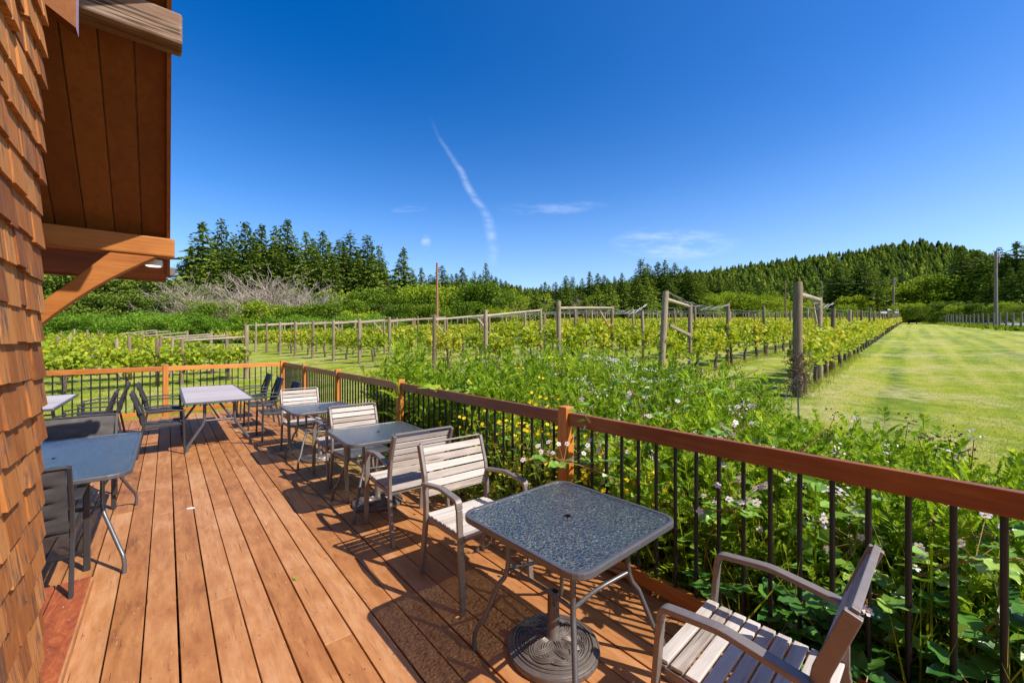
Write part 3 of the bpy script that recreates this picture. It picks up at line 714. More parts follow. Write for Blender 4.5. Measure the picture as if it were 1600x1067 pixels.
def sling_chair(label, loc, rz, group, mat='sling', hi=.90):
    t = thing('padded_sling_chair', label, 'chair', loc, rz, group); W = .275
    for sx in (-1, 1):
        x0, x1 = sx*W-.014, sx*W+.014
        a = MB(); a.strip([(.25, 0), (.245, .3), (.235, .60)], x0-.004, x1+.004, .026); a.build('front_leg', MT['chairblack'], t, bevel=.005)
        a = MB(); a.strip(arc([(.26, .615), (.05, .645), (-.22, .635)], .05), sx*W-.024, sx*W+.024, .018); a.build('armrest', MT['chairblack'], t, bevel=.005)
        a = MB(); a.strip([(-.26, 0), (-.22, .25), (-.19, .43), (-.215, .60), (-.32, hi)], sx*(W-.016)-.011, sx*(W-.016)+.011, .030); a.build('rear_leg', MT['chairblack'], t, bevel=.004)
        a = MB(); a.strip([(.24, .43), (.0, .415), (-.2, .41)], sx*(W-.02)-.01, sx*(W-.02)+.01, .028); a.build('seat_rail', MT['chairblack'], t, bevel=.004)
    a = MB(); a.tube([(-W+.02, -.318, hi-.005), (W-.02, -.318, hi-.005)], .011, 8); a.build('top_bar', MT['chairblack'], t, True)
    # padded sling back with cross seams
    def pad(P0, P1, n, th, x):
        m_ = MB(); P0, P1 = Vector((0, *P0)), Vector((0, *P1)); d_ = (P1-P0); nn = Vector((0, -d_.z, d_.y)).normalized(); b = len(m_.V); K = n*6; X = 12
        for k in range(K+1):
            q = k/K; puff = abs(sin(pi*n*q))**.55
            for j in range(X+1):
                u_ = j/X; ed = min(1, 4*min(u_, 1-u_))**.5; h_ = .003 + th*puff*ed + .003*sin(u_*9+k)
                p = P0 + d_*q + Vector((-x+2*x*u_, 0, 0)); m_.V.append(p+nn*h_); m_.V.append(p-nn*h_*.6)
        w2 = (X+1)*2
        for k in range(K):
            for j in range(X):
                i0 = b+k*w2+j*2; m_.face([i0, i0+2, i0+w2+2, i0+w2], .5); m_.face([i0+1, i0+w2+1, i0+w2+3, i0+3], .5)
        for k in range(K):
            for jj in (0, X): i0 = b+k*w2+jj*2; m_.face([i0, i0+w2, i0+w2+1, i0+1], .5)
        for kk in (0, K):
            for j in range(X): i0 = b+kk*w2+j*2; m_.face([i0, i0+1, i0+3, i0+2], .5)
        return m_
    pad((-.20, .44), (-.315, hi-.015), 4, .020, W-.03).build('backrest', MT[mat], t, True)
    pad((-.20, .425), (.25, .442), 3, .020, W-.03).build('seat', MT[mat], t, True)
    return t
def plank_table(label, loc, rz, a, b, group):
    """planks across the short side; a half width (x), b half length (y)"""
    t = thing('plank_patio_table', label, 'table', loc, rz, group); zt = .72
    mb = MB(); ring(mb, roundrect(a, b, .02, 2), roundrect(a-.03, b-.03, .012, 2), zt-.03, zt); mb.build('rim', MT['tableframe'], t, bevel=.003)
    n = 4; wd = (2*b-.06)/n
    for k in range(n):
        y = -b+.03+wd*(k+.5); m_ = MB(); m_.box((0, y, zt-.009), (2*a-.062, wd-.016, .016)); m_.build('plank', MT['tableplank'], t, bevel=.002)
    for sy in (-1, 1):
        for sx in (-1, 1):
            x = sx*a; y = sy*(b-.16)
            P = [(x*.42, y, zt-.03), (x*.42, y, .44), (x*.46, y, .37), (x*.84, y+sy*.03, .10), (x*.89, y+sy*.035, .04), (x*.89, y+sy*.035, 0)]
            m_ = MB(); m_.tube(P, .021, 10); m_.build('leg', MT['tableframe'], t, True)
        m_ = MB(); m_.tube([(-a*.42, sy*(b-.16), .42), (a*.42, sy*(b-.16), .42)], .014, 8); m_.build('stretcher', MT['tableframe'], t, True)
    m_ = MB(); m_.tube([(0, -(b-.16), .42), (0, b-.16, .42)], .014, 8); m_.build('stretcher', MT['tableframe'], t, True)
    return t

TB = 'square glass tables along the right railing'
T1, T2, T3 = (.285, 2.10), (-1.325, 4.06), (-2.62, 5.57)
glass_table('square pebbled glass table nearest the camera, with splayed metal legs', (*T1, 0), ANG+radians(1.5), group=TB)
glass_table('second square glass table from the camera along the right railing', (*T2, 0), ANG+radians(-2), group=TB)
glass_table('square glass table nearest the far end of the right railing, third from the camera', (*T3, 0), ANG, group=TB)
UB = 'cast umbrella bases under the glass tables'
umbrella_base('round bronze umbrella base with interlaced rings under the nearest glass table', (.215, 2.13, 0), UB)
umbrella_base('round umbrella base under the second glass table from the camera', (-1.33, 4.06, 0), UB)
umbrella_base('round umbrella base under the glass table farthest along the right railing', (-2.62, 5.6, 0), UB)
CH = 'weathered slatted armchairs at the glass tables'
def chair(label, s, t, face, dr=0): return slat_chair(label, D(s, t), ANG+radians(face+dr), CH)
chair('slatted wooden armchair seen from the side in the bottom right corner', .56, 1.64, 0, 3)
chair('slatted wooden armchair facing the camera across the nearest glass table', 2.30, 1.60, 180, -1)
chair('slatted armchair seen from behind, pulled up to the near side of the second glass table', 3.29, 1.60, 0, -1)
chair('slatted armchair facing the camera behind the second glass table', 4.45, 1.63, 180, 1)
chair('slatted armchair seen from behind at the near side of the third glass table', 5.03, 1.62, 0, 0)
chair('slatted armchair facing the camera behind the farthest glass table', 6.60, 1.56, 180, 1)

plank_table('long grey plank table standing alone in the middle of the far deck', D(8.78, .62), ANG, .44, 1.33, 'long plank tables')
plank_table('long grey plank table half hidden at the far left by the end railing', D(8.98, -1.60), ANG, .48, 1.0, 'long plank tables')
tl = glass_table('large rectangular dark glass table cut off by the shingle wall at left', D(4.66, -.66), ANG, .48, .84, cr=.12)
SCG = 'black padded sling chairs'
def sch(label, s, t, face, mat='sling', hi=.90): return sling_chair(label, D(s, t), ANG+radians(face), SCG, mat, hi)
sch('black padded chair seen from behind at the near end of the large glass table', 3.86, -.70, 0, hi=.86)
sch('faded charcoal padded chair at the far end of the large glass table', 5.70, -.66, 180, 'taupesling', hi=.84)
sch('black padded chair nearest the camera on the left side of the middle plank table', 7.75, -.05, -90)
sch('black padded chair on the left side of the middle plank table, behind another chair', 9.3, -.05, -90)
sch('black padded chair nearest the camera on the right side of the middle plank table', 7.85, 1.42, 90)
sch('black padded chair second along the right side of the middle plank table', 9.0, 1.38, 90)
sch('black padded chair farthest along the right side of the middle plank table', 10.2, 1.40, 90)
sch('black padded chair at the near right side of the far left plank table', 8.2, -.86, 90)
sch('black padded chair at the far right side of the far left plank table', 9.4, -.80, 90)

# string with a toggle hanging from the chair, leaf litter on the deck
mb = MB(); c = D(2.22, 1.62, .0)
base = (-.215, 2.42)
pts = [(c.x+.05*cos(q)+.01, c.y+.03*sin(q), .30+.055*sin(q)) for q in np.linspace(-2.6, 2.9, 22)]
mb.tube([(pts[0][0], pts[0][1], .22)]+pts, .0022, 5); mb.lathe([(.002, -.012), (.010, -.008), (.010, .010), (.003, .014)], 10, (pts[0][0], pts[0][1], .215))
tag(mb.build('string_loop', MT['white'], None, True), 'thin white cord loop with a toggle hanging under the slatted chair behind the nearest table', 'cord')
mb = MB()
for k in range(5):
    a = -.3+k*.5; mb.poly([(0, 0, .004), (.02*cos(a-.2), .02*sin(a-.2), .010), (.045*cos(a), .045*sin(a), .006), (.02*cos(a+.2), .02*sin(a+.2), .010)])
o = mb.build('fallen_leaf', MT['grapeover'], None); o.location = (-1.47, 2.75, .002); tag(o, 'small pale green leaf lying on the open deck boards', 'leaf')
mb = MB(); mb.prism([(0, 0), (.05, .01), (.055, .035), (.02, .045), (-.01, .02)], .001, .006)
o = mb.build('paper_scrap', MT['white'], None, bevel=.001); o.location = (-3.1, 3.9, .002); tag(o, 'tiny white paper scrap lying on the deck boards near the far plank table', 'paper')

# ================================================================ VINEYARD
DR = Vector((.699, .715, 0)); RZ = atan2(DR.y, DR.x)
def in_view(X, Y, m=60): return Y > 1 and -m < 800 + 640*X/Y < 1600+m
def vine_parts(seed, length=1.45, n=400, hi=1.46, lo=.72, wd=.26, warm=False, leaf=.145):
    R = random.Random(seed); rs = np.random.default_rng(seed)
    mb = MB(); lean = R.uniform(-.10, .10); kx = R.uniform(-.05, .05)
    P = [(0, 0, -.05), (lean*.3+kx, .01, .25), (lean*.8-kx, -.015, .5), (lean, 0, lo+.08)]
    mb.tube(P, [.062, .052, .048, .04], 6)
    if R.random() < .6: mb.tube([(lean*.5, .01, .3), (lean*.5+.10, .02, .5), (lean*.4+.17, 0, lo+.1)], [.03, .026, .02], 6)
    for sg in (-1, 1): mb.tube([(lean, 0, lo+.05), (lean+sg*.2, .02*sg, lo+.12), (lean+sg*length*.52, 0, lo+.10)], [.026, .018, .012], 5)
    sh = []
    for k in range(9):
        x = (-length/2 + length*(k+.5)/9)*.86 + R.uniform(-.05, .05); top = R.uniform(hi-.28, hi+.10); dx = R.uniform(-.12, .12); dyy = R.uniform(-.16, .16)
        mb.tube([(x, 0, lo+.1), (x+dx*.4, dyy*.5, (lo+top)/2), (x+dx, dyy, top)], [.007, .005, .003], 4); sh.append((x, dx, dyy, top))
    C = []; 
    for k in range(n):
        x, dx, dyy, top = sh[R.randrange(9)]; q = R.random()**.8; z = lo + .02 + (top-lo)*q + R.gauss(0, .04)
        C.append((x + dx*q + R.gauss(0, .085), dyy*q + R.gauss(0, wd*.42), z))
        if R.random() < .06: C[-1] = (C[-1][0], C[-1][1]*1.4, lo - R.uniform(0, .22))
    C = np.array(C); L = rs.uniform(leaf*.65, leaf*1.25, len(C)); ax = rs.normal(size=(len(C), 3)); ax[:, 2] -= .55
    V, F = leaves(C, L, L*.95, ax, up=.35, fold=.12); Rr = np.clip(rs.beta(2, 2.4, len(C)) + (C[:, 2]-lo-.4)*.25, 0, 1)
    return mb.mesh('trunk'), np_mesh('foliage', V, F, Rr)
TR, FO, FOW = [], [], []
for k in range(6):
    a, b = vine_parts(100+k); TR.append(a); FO.append(b)
for k in range(3): FOW.append(vine_parts(140+k, n=360)[1])
LB = [vine_parts(200+k, 1.5, 430, 1.28, .70, .50, leaf=.15) for k in range(5)]
for m_ in TR + [x[0] for x in LB]: m_.materials.append(MT['bark'])
for m_ in FO + [x[1] for x in LB]: m_.materials.append(MT['grape'])
for m_ in FOW: m_.materials.append(MT['grapewarm'])
HL = [(6.7, 9.6), (4.1, 11.2), (1.45, 12.6), (-.95, 14.8), (-3.2, 16.8), (-5.6, 18.7), (-7.75, 20.8), (-9.95, 22.8)]
while len(HL) < 22: HL.append((HL[-1][0]-2.15, HL[-1][1]+2.05))
vines = []       # (dist, X, Y, row, block)
posts = []
def ordn(i): return ['first', 'second', 'third', 'fourth', 'fifth', 'sixth', 'seventh', 'eighth', 'ninth', 'tenth', 'eleventh', 'twelfth', 'thirteenth', 'fourteenth', 'fifteenth', 'sixteenth', 'seventeenth', 'eighteenth', 'nineteenth', 'twentieth', 'twenty-first', 'twenty-second'][i]
for ri, (hx, hy) in enumerate(HL):
    k = .75
    maxY = 104
    while True:
        X, Y = hx + DR.x*k, hy + DR.y*k
        if Y > maxY: break
        if in_view(X, Y): vines.append((hypot(X, Y), X, Y, ri, 'R'))
        k += 1.75
    k = 5.5
    while True:
        X, Y = hx + DR.x*k, hy + DR.y*k
        if Y > maxY: break
        if in_view(X, Y): posts.append((hypot(X, Y), X, Y, ri, 'R'))
        k += 5.5
HLL = [(-10.95 - 2.2*i, 16.9 + 2.0*i) for i in range(11)]
for ri, (hx, hy) in enumerate(HLL):
    k = .6
    while k < 30:
        X, Y = hx - DR.x*k, hy - DR.y*k
        if Y < 5: break
        if in_view(X, Y, 10): vines.append((hypot(X, Y), X, Y, ri, 'L'))
        k += 1.5
    k = 4.3 + rnd.uniform(-1.6, 1.6)
    while k < 30:
        X, Y = hx - DR.x*k, hy - DR.y*k
        if Y < 6: break
        if in_view(X, Y, 10): posts.append((hypot(X, Y), X, Y, ri, 'L'))
        k += 4.4
vines.sort(); posts.sort()
def vlabel(ri, b):
    if b == 'R':
        return ('grapevine with yellowing leaves in the vine row bordering the mown lawn' if ri == 0 else
                'grapevine with yellow green leaves in the %s row left of the lawn' % ordn(ri))
    return 'bushy low grapevine in the %s row behind the far deck railing' % ordn(ri)
for k, (d_, X, Y, ri, b) in enumerate(vines[:300]):
    t = thing('grapevine', vlabel(ri, b), 'grapevine', (X, Y, terr(X, Y)), RZ + (pi if rnd.random() < .5 else 0) + rnd.uniform(-.08, .08),
              ('vines of the right block, row %s' if b == 'R' else 'vines of the left block, row %s') % ordn(ri))
    sc = rnd.uniform(.92, 1.1); t.scale = (1, rnd.uniform(.9, 1.15), sc)
    if b == 'R':
        j = rnd.randrange(6); a = link('trunk', TR[j], None, t); warm = ri == 0 and rnd.random() < .8 or rnd.random() < .22
        f = link('foliage', rnd.choice(FOW) if warm else FO[j], None, t)
    else:
        j = rnd.randrange(5); a = link('trunk', LB[j][0], None, t); f = link('foliage', LB[j][1], None, t)
# the far vines as one mass
parts = []
for (d_, X, Y, ri, b) in vines[300:]:
    n = 46 if d_ < 55 else 26; z0 = terr(X, Y)
    C = np.column_stack([NP.uniform(-.75, .75, n), NP.normal(0, .14, n), NP.uniform(.72, 1.45, n)])
    W = np.column_stack([X + C[:, 0]*DR.x - C[:, 1]*DR.y, Y + C[:, 0]*DR.y + C[:, 1]*DR.x, z0 + C[:, 2]])
    s_ = .24 if n == 46 else .34
    V, F = leaves(W, NP.uniform(s_*.7, s_*1.3, n), s_*.9, None, .4); wm = .16 if ri < 6 else .06
    parts.append((V, F, np.clip(NP.beta(2, 2.2, n) + wm*NP.random(n), 0, 1), 0))
    V, F = quad_tube([(X, Y, z0-.05), (X+NP.normal(0, .04), Y, z0+.4), (X, Y, z0+.85)], .035, 3); parts.append((V, F, np.full(len(F), .4), 1))
V, F, R_, MI = merge(parts)
tag(link('distant_vines', np_mesh('distant_vines', V, F, R_, MI), [MT['grapewarm'], MT['bark']]), 'far rows of yellow green vines merging toward the trees', 'grapevines', kind='stuff')

# trellis posts
def post_mesh(h, r, seed):
    R = random.Random(seed); mb = MB(); mb.tube([(0, 0, -.1), (R.uniform(-.01, .01), 0, h*.5), (0, 0, h-.02), (0, 0, h)], [r*1.03, r, r*.96, r*.86], 10); return mb.mesh('trellis_post', True)
PM = [post_mesh(2.25, .062, k) for k in range(3)]
for m_ in PM: m_.materials.append(MT['postwood'])
for k, (d_, X, Y, ri, b) in enumerate(posts[:220]):
    o = link('trellis_post', PM[k % 3], None, None, (X, Y, terr(X, Y))); o.rotation_euler = (rnd.gauss(0, .02), rnd.gauss(0, .02), rnd.uniform(0, 6)); o.scale = (1, 1, rnd.uniform(.90, 1.06)*(1 if b == 'R' else .78))
    tag(o, ('round wooden post standing among the vines of the %s row from the lawn' if b == 'R' else 'round wooden post among the bushy vines of the %s row behind the far railing') % ordn(ri), 'post', 'line posts, %s block row %s' % ('right' if b == 'R' else 'left', ordn(ri)))
parts = []
for (d_, X, Y, ri, b) in posts[220:]:
    z0 = terr(X, Y); V, F = quad_tube([(X, Y, z0-.1), (X, Y, z0+1.1), (X, Y, z0+2.2)], .055, 4); parts.append((V, F, np.full(len(F), NP.random()), 0))
if parts:
    V, F, R_, MI = merge(parts); tag(link('distant_posts', np_mesh('distant_posts', V, F, R_, MI), [MT['fencepost']]), 'far grey trellis posts along the distant vine rows', 'posts', kind='stuff')

# end frames: tall end post, inner post, cross bar, loose brace
def end_frame(label, X, Y, d_, h0, h1, gap, group, leanx=0, r=.085, brace=True, seed=0, bar_z=None, pale=False):
    R = random.Random(seed); z0 = terr(X, Y); t = thing('trellis_end_frame', label, 'trellis frame', (X, Y, z0), atan2(d_.y, d_.x), group)
    X2, Y2 = X + d_.x*gap, Y + d_.y*gap; dz = terr(X2, Y2) - z0; pw = MT['barwood'] if pale else MT['postwood']
    mb = MB(); mb.tube([(-leanx*.1, 0, -.1), (leanx*.5+.01, .01, h0*.5), (leanx, 0, h0-.03), (leanx, 0, h0)], [r*1.05, r, r*.95, r*.84], 14); mb.build('post', MT['postwood'], t, True)
    l2 = R.uniform(-.06, .02); mb = MB(); mb.tube([(gap, 0, dz-.1), (gap+l2*.5, 0, dz+h1*.5), (gap+l2, 0, dz+h1-.02), (gap+l2, 0, dz+h1)], [r*.8, r*.76, r*.75, r*.66], 12); mb.build('post', MT['postwood'], t, True)
    za = (bar_z or h0-.22); zb = dz+h1-.07
    mb = MB(); mb.tube([(leanx*.9+r*.8, 0, za), (gap*.5, 0, (za+zb)/2+.008), (gap+l2+.02, 0, zb)], [r*.62, r*.55, r*.52], 10); mb.build('cross_bar', MT['barwood'], t, True)
    if brace:
        mb = MB(); mb.bar((gap-.05, .05, zb-.75), (gap-.75, .05, zb-.12), .05, .07); mb.build('brace', MT['barwood'], t)
    return t
EG = 'end frames of the vine rows along the headland'
end_frame('tallest thick end post frame at the corner of the vineyard beside the lawn', 6.7, 9.6, DR, 2.68, 2.42, 3.1, EG, 0, .10, True, 1, 2.40)
end_frame('leaning end post frame with a sloping cross bar, left of the tall corner frame', 4.0, 11.0, DR, 2.58, 2.25, 2.0, EG, .30, .085, False, 2, 2.36)
ex = 'end frame with a level cross bar at the head of the %s vine row'
for ri in range(2, 14):
    X, Y = HL[ri]; end_frame(ex % ordn(ri), X, Y, DR, 2.35 if ri < 4 else 2.3, 2.25, 3.1, EG, rnd.uniform(-.04, .04), .075, ri in (2, 4, 5, 7, 9), ri, None)
for ri in (0, 1, 2, 4, 6, 8):
    X, Y = HLL[ri]; end_frame('pale end frame at the head of the %s bushy row at left' % ordn(ri), X, Y, -DR, 2.2 if ri == 0 else 1.9-.02*ri, 1.7-.02*ri, 2.1 if ri == 0 else 2.0, 'pale end frames of the left vine block', 0, .085 if ri == 0 else .07, False, 30+ri, 1.72)
mb = MB()    # spare rail nailed across the leaning frame
z0 = terr(4.6, 11.6); mb.bar((4.35, 11.3, z0+1.62), (5.35, 12.3, z0+1.36), .05, .08); tag(mb.build('loose_rail', MT['barwood'], None), 'short loose rail slanting across the leaning end frame', 'rail')

# row wires
def wires(label, hx, hy, d_, zs_, L, group, r=.006):
    mb = MB(); z0 = terr(hx, hy)
    for z in zs_:
        pts = []; 
        for q in np.arange(0, L, 2.75):
            X, Y = hx+d_.x*q, hy+d_.y*q; sag = -.03 if int(q/2.75) % 2 else 0
            pts.append((X, Y, terr(X, Y)+z+sag))
        mb.tube(pts, r, 4)
    return tag(mb.build('row_wire', MT['wire'], None), label, 'wire', group)
for ri in range(0, 9):
    hx, hy = HL[ri]; wires('thin sagging trellis wires running along the %s vine row from the lawn' % ordn(ri), hx, hy, DR, (.55, .82, 1.2, 2.12), 44, 'trellis wires')
for ri in range(0, 4):
    hx, hy = HLL[ri]; wires('thin trellis wires along the %s bushy row behind the far railing' % ordn(ri), hx, hy, -DR, (.45, .70, 1.2), 16, 'trellis wires')
# heavier tangled wire slung from the corner post tops
for nm, (x0, y0, h0), (x1, y1, h1) in (('corner frame', (6.7, 9.6, 2.62), (10.6, 13.5, 2.3)), ('leaning frame', (4.25, 11.2, 2.55), (7.9, 14.9, 2.3)), ('third frame', (3.6, 14.8, 2.2), (5.4, 16.4, 2.35))):
    mb = MB(); R = random.Random(x0)
    for w_ in range(3):
        pts = []
        for k in range(25):
            q = k/24; X, Y = x0+(x1-x0)*q, y0+(y1-y0)*q; za, zb = terr(x0, y0)+h0, terr(x1, y1)+h1
            pts.append((X, Y, za+(zb-za)*q - .22*sin(pi*q)*(1+.2*w_) + .02*sin(k*1.7+w_*2)))
        mb.tube(pts, .010, 4)
    tag(mb.build('top_wire', MT['wire'], None), 'twisted top wire sagging off the head of the %s' % nm, 'wire')
# guy wires and dead tangle on the corner post
z0 = terr(6.7, 9.6)
for lab, e in (('left', (2.65, 4.45)), ('right', (3.05, 4.35))):
    mb = MB(); mb.tube([(6.65, 9.55, z0+.55), (e[0], e[1], terr(*e)+.35)], .008, 6)
    tag(mb.build('guy_wire', MT['black'], None), 'dark guy line slanting from the tall corner post into the weeds, %s one' % lab, 'guy line')
mb = MB(); R = random.Random(3)
for k in range(230):
    a = R.uniform(0, 2*pi); z = R.uniform(.12, 1.0); r0 = R.uniform(.08, .2); p = Vector((cos(a)*r0, sin(a)*r0, z)); pts = [p]
    for j in range(4): p = p + Vector((R.gauss(0, .06), R.gauss(0, .06), R.gauss(0, .05))); pts.append(p)
    mb.tube(pts, .006, 3, cap=False)
o = mb.build('dead_vine_tangle', MT['drytwig'], None); o.location = (6.7, 9.6, z0); tag(o, 'dry brown tangle of dead twigs wrapped round the tall corner post', 'dead vine')

# ================================================================ FAR FENCE, POLES, SIGN
F0 = Vector((57.5, 47.0))
for k in range(-1, 34):
    X, Y = F0.x+FD.x*2.9*k, F0.y+FD.y*2.9*k
    if k == -1: 
        mb = MB(); mb.tube([(0, 0, -.1), (0, 0, 1.85), (0, 0, 1.9)], [.10, .09, .08], 8); fm = mb.mesh('fence_post'); fm.materials.append(MT['fencepost'])
    o = link('fence_post', fm, None, None, (X, Y, terr(X, Y))); o.rotation_euler = (rnd.gauss(0, .02), rnd.gauss(0, .02), 0); o.scale = (1, 1, rnd.uniform(.94, 1.05))
    tag(o, 'grey roadside fence post behind the mown lawn at far right', 'fence post', 'roadside fence posts')
mb = MB()
for z in (.5, 1.0, 1.5, 1.8): mb.tube([(F0.x+FD.x*q, F0.y+FD.y*q, terr(F0.x+FD.x*q, F0.y+FD.y*q)+z) for q in range(-4, 98, 3)], .012, 3)
tag(mb.build('fence_wire', MT['wire'], None), 'wire strands strung along the roadside fence posts', 'wire')
def pole(label, px, ytop, Y, r, mat, arms=True):
    X = (px-800)/640*Y; z0 = terr(X, Y) if Y < 125 else hill_z(px, Y); h_ = 1.6+(533.5-ytop)/640*Y - z0
    t = thing('utility_pole', label, 'utility pole', (X, Y, z0)); mb = MB(); mb.tube([(0, 0, -.3), (0, 0, h_)], [r, r*.75], 10); mb.build('pole', mat, t, True)
    if arms: mb = MB(); mb.box((0, 0, h_-.5), (1.6, .1, .12)); mb.tube([(.3, 0, h_-1.6), (.3, 0, h_-1.0)], .16, 8); mb.build('crossarm', mat, t)
    return (X, Y, z0+h_-.4)
pa = pole('rust brown pole rising above the bushes behind the vineyard', 683, 411, 48, .17, plain('rusty_pole', (.30, .14, .07), .8), False)
p1 = pole('tall grey utility pole at the far right beyond the roadside fence', 1556, 393, 56, .21, MT['fencepost'])
p2 = pole('grey utility pole standing beyond the end of the lawn', 1396, 434, 95, .22, MT['fencepost'])
p3 = pole('thin dark pole just left of the tall corner post', 1227, 438, 90, .17, MT['drytwig'], False)
p4 = pole('thin pale pole just right of the tall corner post', 1284, 440, 100, .15, MT['fencepost'], False)
def cable(label, a, b, sag, r=.022):
    mb = MB(); mb.tube([(a[0]+(b[0]-a[0])*q, a[1]+(b[1]-a[1])*q, a[2]+(b[2]-a[2])*q-sag*4*q*(1-q)) for q in np.linspace(0, 1, 15)], r, 3); tag(mb.build('power_line', MT['wire'], None), label, 'power line')
cable('power line between the two grey poles at far right', p1, p2, 1.0); cable('power line running left from the pole beyond the lawn to the pale thin pole', p2, p4, .6)
cable('power line crossing the green bank at far left below the roof bracket', (-60, 62, 6.4), (-12, 60, 7.2), .3)
def at(px, Y): return ((px-800)/640*Y, Y)
X, Y = at(1390, 97); t = thing('road_sign', 'small pale double board sign on posts by the grey pole beyond the lawn', 'sign', (X, Y, terr(X, Y)))
mb = MB(); mb.box((0, 0, 2.6), (4.2, .12, .5)); mb.box((1.0, .2, 3.3), (2.6, .12, .45)); mb.build('board', MT['white'], t)
for x in (-1.4, 1.4): mb = MB(); mb.tube([(x, .1, -.1), (x, .1, 3.3)], .07, 6); mb.build('post', MT['fencepost'], t)

# ================================================================ TREES
def conifer_meshes(seed, nw=34, dens=1.0, slim=.17, ragged=.25, leaf=.044):
    rs = np.random.default_rng(seed); C, A, Ls = [], [], []
    for i in range(nw):
        z = .08 + .92*(i/nw)**.92; prof = (1-z)**.78*slim*(1.0+.12*sin(i*2.1)) + .004; nb = int(7+4*(1-z)); ph_ = rs.uniform(0, 6)
        for b in range(nb):
            a = ph_ + 2*pi*b/nb + rs.normal(0, .25); r = prof*rs.uniform(1-ragged*1.4, 1+ragged)*(1+.22*sin(a+seed)+.16*sin(2*a+z*9+seed)); zz = z + rs.normal(0, .010)
            if rs.random() < .08+.12*(z < .35): continue
            
            ns = max(3, int(r/.0085*dens))
            for k in range(ns):
                q = (k+rs.random())/ns; q = q**.75; rr = r*q; lat = rs.normal(0, .010+.012*(1-q)*r/.1)
                C.append((cos(a)*rr - sin(a)*lat, sin(a)*rr + cos(a)*lat, zz - .30*rr*q - abs(rs.normal(0, .006)) + .015*(1-q)))
                A.append((cos(a)+rs.normal(0, .4), sin(a)+rs.normal(0, .4), -.35+rs.normal(0, .25))); Ls.append(leaf*rs.uniform(.7, 1.3)*(1 - .55*z))
    C, A, Ls = np.array(C), np.array(A), np.array(Ls)
    V, F = leaves(C, Ls, Ls*.62, A, up=.8, fold=-.10); R_ = np.clip(rs.beta(2, 2, len(C))*.8 + .2*np.hypot(C[:, 0], C[:, 1])/slim*rs.random(len(C)), 0, 1)
    mb = MB(); mb.tube([(0, 0, -.02), (0, 0, .5), (0, 0, .99)], [.013, .008, .001], 7)
    return mb.mesh('trunk'), np_mesh('crown', V, F, R_)
CON = [conifer_meshes(300+k, nw=[38, 44, 36, 40][k], slim=[.22, .18, .26, .20][k], ragged=[.22, .3, .35, .25][k]) for k in range(4)]
CONL = [conifer_meshes(320+k, nw=34, slim=.26, ragged=.35, dens=1.0, leaf=.05) for k in range(2)]
for a, b in CON: a.materials.append(MT['trunk']); b.materials.append(MT['conifer'])
for a, b in CONL: a.materials.append(MT['trunk']); b.materials.append(MT['conifer_light'])
def decid_meshes(seed, n=5200, leaf=.036, squat=1.0, blobs=16, mat='decid', lo=.1):
    rs = np.random.default_rng(seed); B = []
    for k in range(blobs):
        a = rs.uniform(0, 2*pi); z = rs.uniform(.28, .84); r = .34*squat*(1-abs(z-.5)*1.15)*rs.uniform(.35, 1.0); B.append((cos(a)*r, sin(a)*r, z, rs.uniform(.07, .16)*(1 if squat < 1.1 else 1.15)))
    for k in range(6): a = rs.uniform(0, 2*pi); B.append((cos(a)*.3*squat, sin(a)*.3*squat, rs.uniform(lo, .3), .15))
    B.append((0, 0, .45, .24)); B = np.array(B); idx = rs.integers(0, len(B), n); c = B[idx]
    dd = unit(rs.normal(size=(n, 3))); rad = c[:, 3]*(rs.random(n)**.30)*rs.uniform(.85, 1.12, n)
    C = c[:, :3] + dd*rad[:, None]*np.array([1.15, 1.15, .85]); C[:, 2] = np.maximum(C[:, 2], .01)
    L = leaf*rs.uniform(.6, 1.3, n); V, F = leaves(C, L, L*.8, None, up=.5); tone = rs.random(len(B))[idx]
    R_ = np.clip(.25*tone + .75*rs.beta(2, 2, n), 0, 1)
    mb = MB(); mb.tube([(0, 0, -.02), (.01, 0, .25), (0, .01, .5)], [.02, .015, .008], 6)
    for k in range(7):
        b = B[k]; mb.tube([(0, 0, .12+.03*k), (b[0]*.5, b[1]*.5, (b[2]+.2)*.5), tuple(b[:3])], [.009, .006, .003], 4)
    return mb.mesh('trunk'), np_mesh('crown', V, F, R_), mat
DEC = [decid_meshes(400+k, 6500, .032, squat=1.3, blobs=30) for k in range(3)]; DEY = [decid_meshes(410+k, mat='decidy', squat=1.4, blobs=34) for k in range(3)]
HED = [decid_meshes(420+k, 5200, .030, 1.7, 24, 'hedge', .05) for k in range(2)]
EVG = [decid_meshes(430+k, 7000, .034, 1.6, 34, 'conifer', .05) for k in range(2)]
for a, b, m_ in DEC+DEY+HED+EVG: a.materials.append(MT['trunk']); b.materials.append(MT[m_])
def twig_mesh(seed):
    R = random.Random(seed); mb = MB()
    def grow(p, d_, L, r, lv):
        pts = [p]; q = p
        for j in range(3): d_ = (d_ + Vector((R.gauss(0, .13), R.gauss(0, .13), R.gauss(.03, .08)))).normalized(); q = q + d_*L/3; pts.append(q)
        mb.tube(pts, [r, r*.8, r*.65, r*.45], 3, cap=False)
        if lv < 4:
            for c in range(R.choice((2, 3, 3)) if lv else 4):
                nd = (d_ + Vector((R.gauss(0, .55), R.gauss(0, .55), R.gauss(.1, .3)))).normalized(); grow(pts[R.choice((1, 2, 3, 3))], nd, L*R.uniform(.55, .8), r*.6, lv+1)
    for k in range(5): a = R.uniform(0, 6.28); grow(Vector((cos(a)*.06, sin(a)*.06, -.02)), Vector((cos(a)*.45, sin(a)*.45, 1)).normalized(), .38, .011, 0)
    m_ = mb.mesh('bare_shrub'); m_.materials.append(MT['twig']); return m_
TW_ = [twig_mesh(500+k) for k in range(3)]
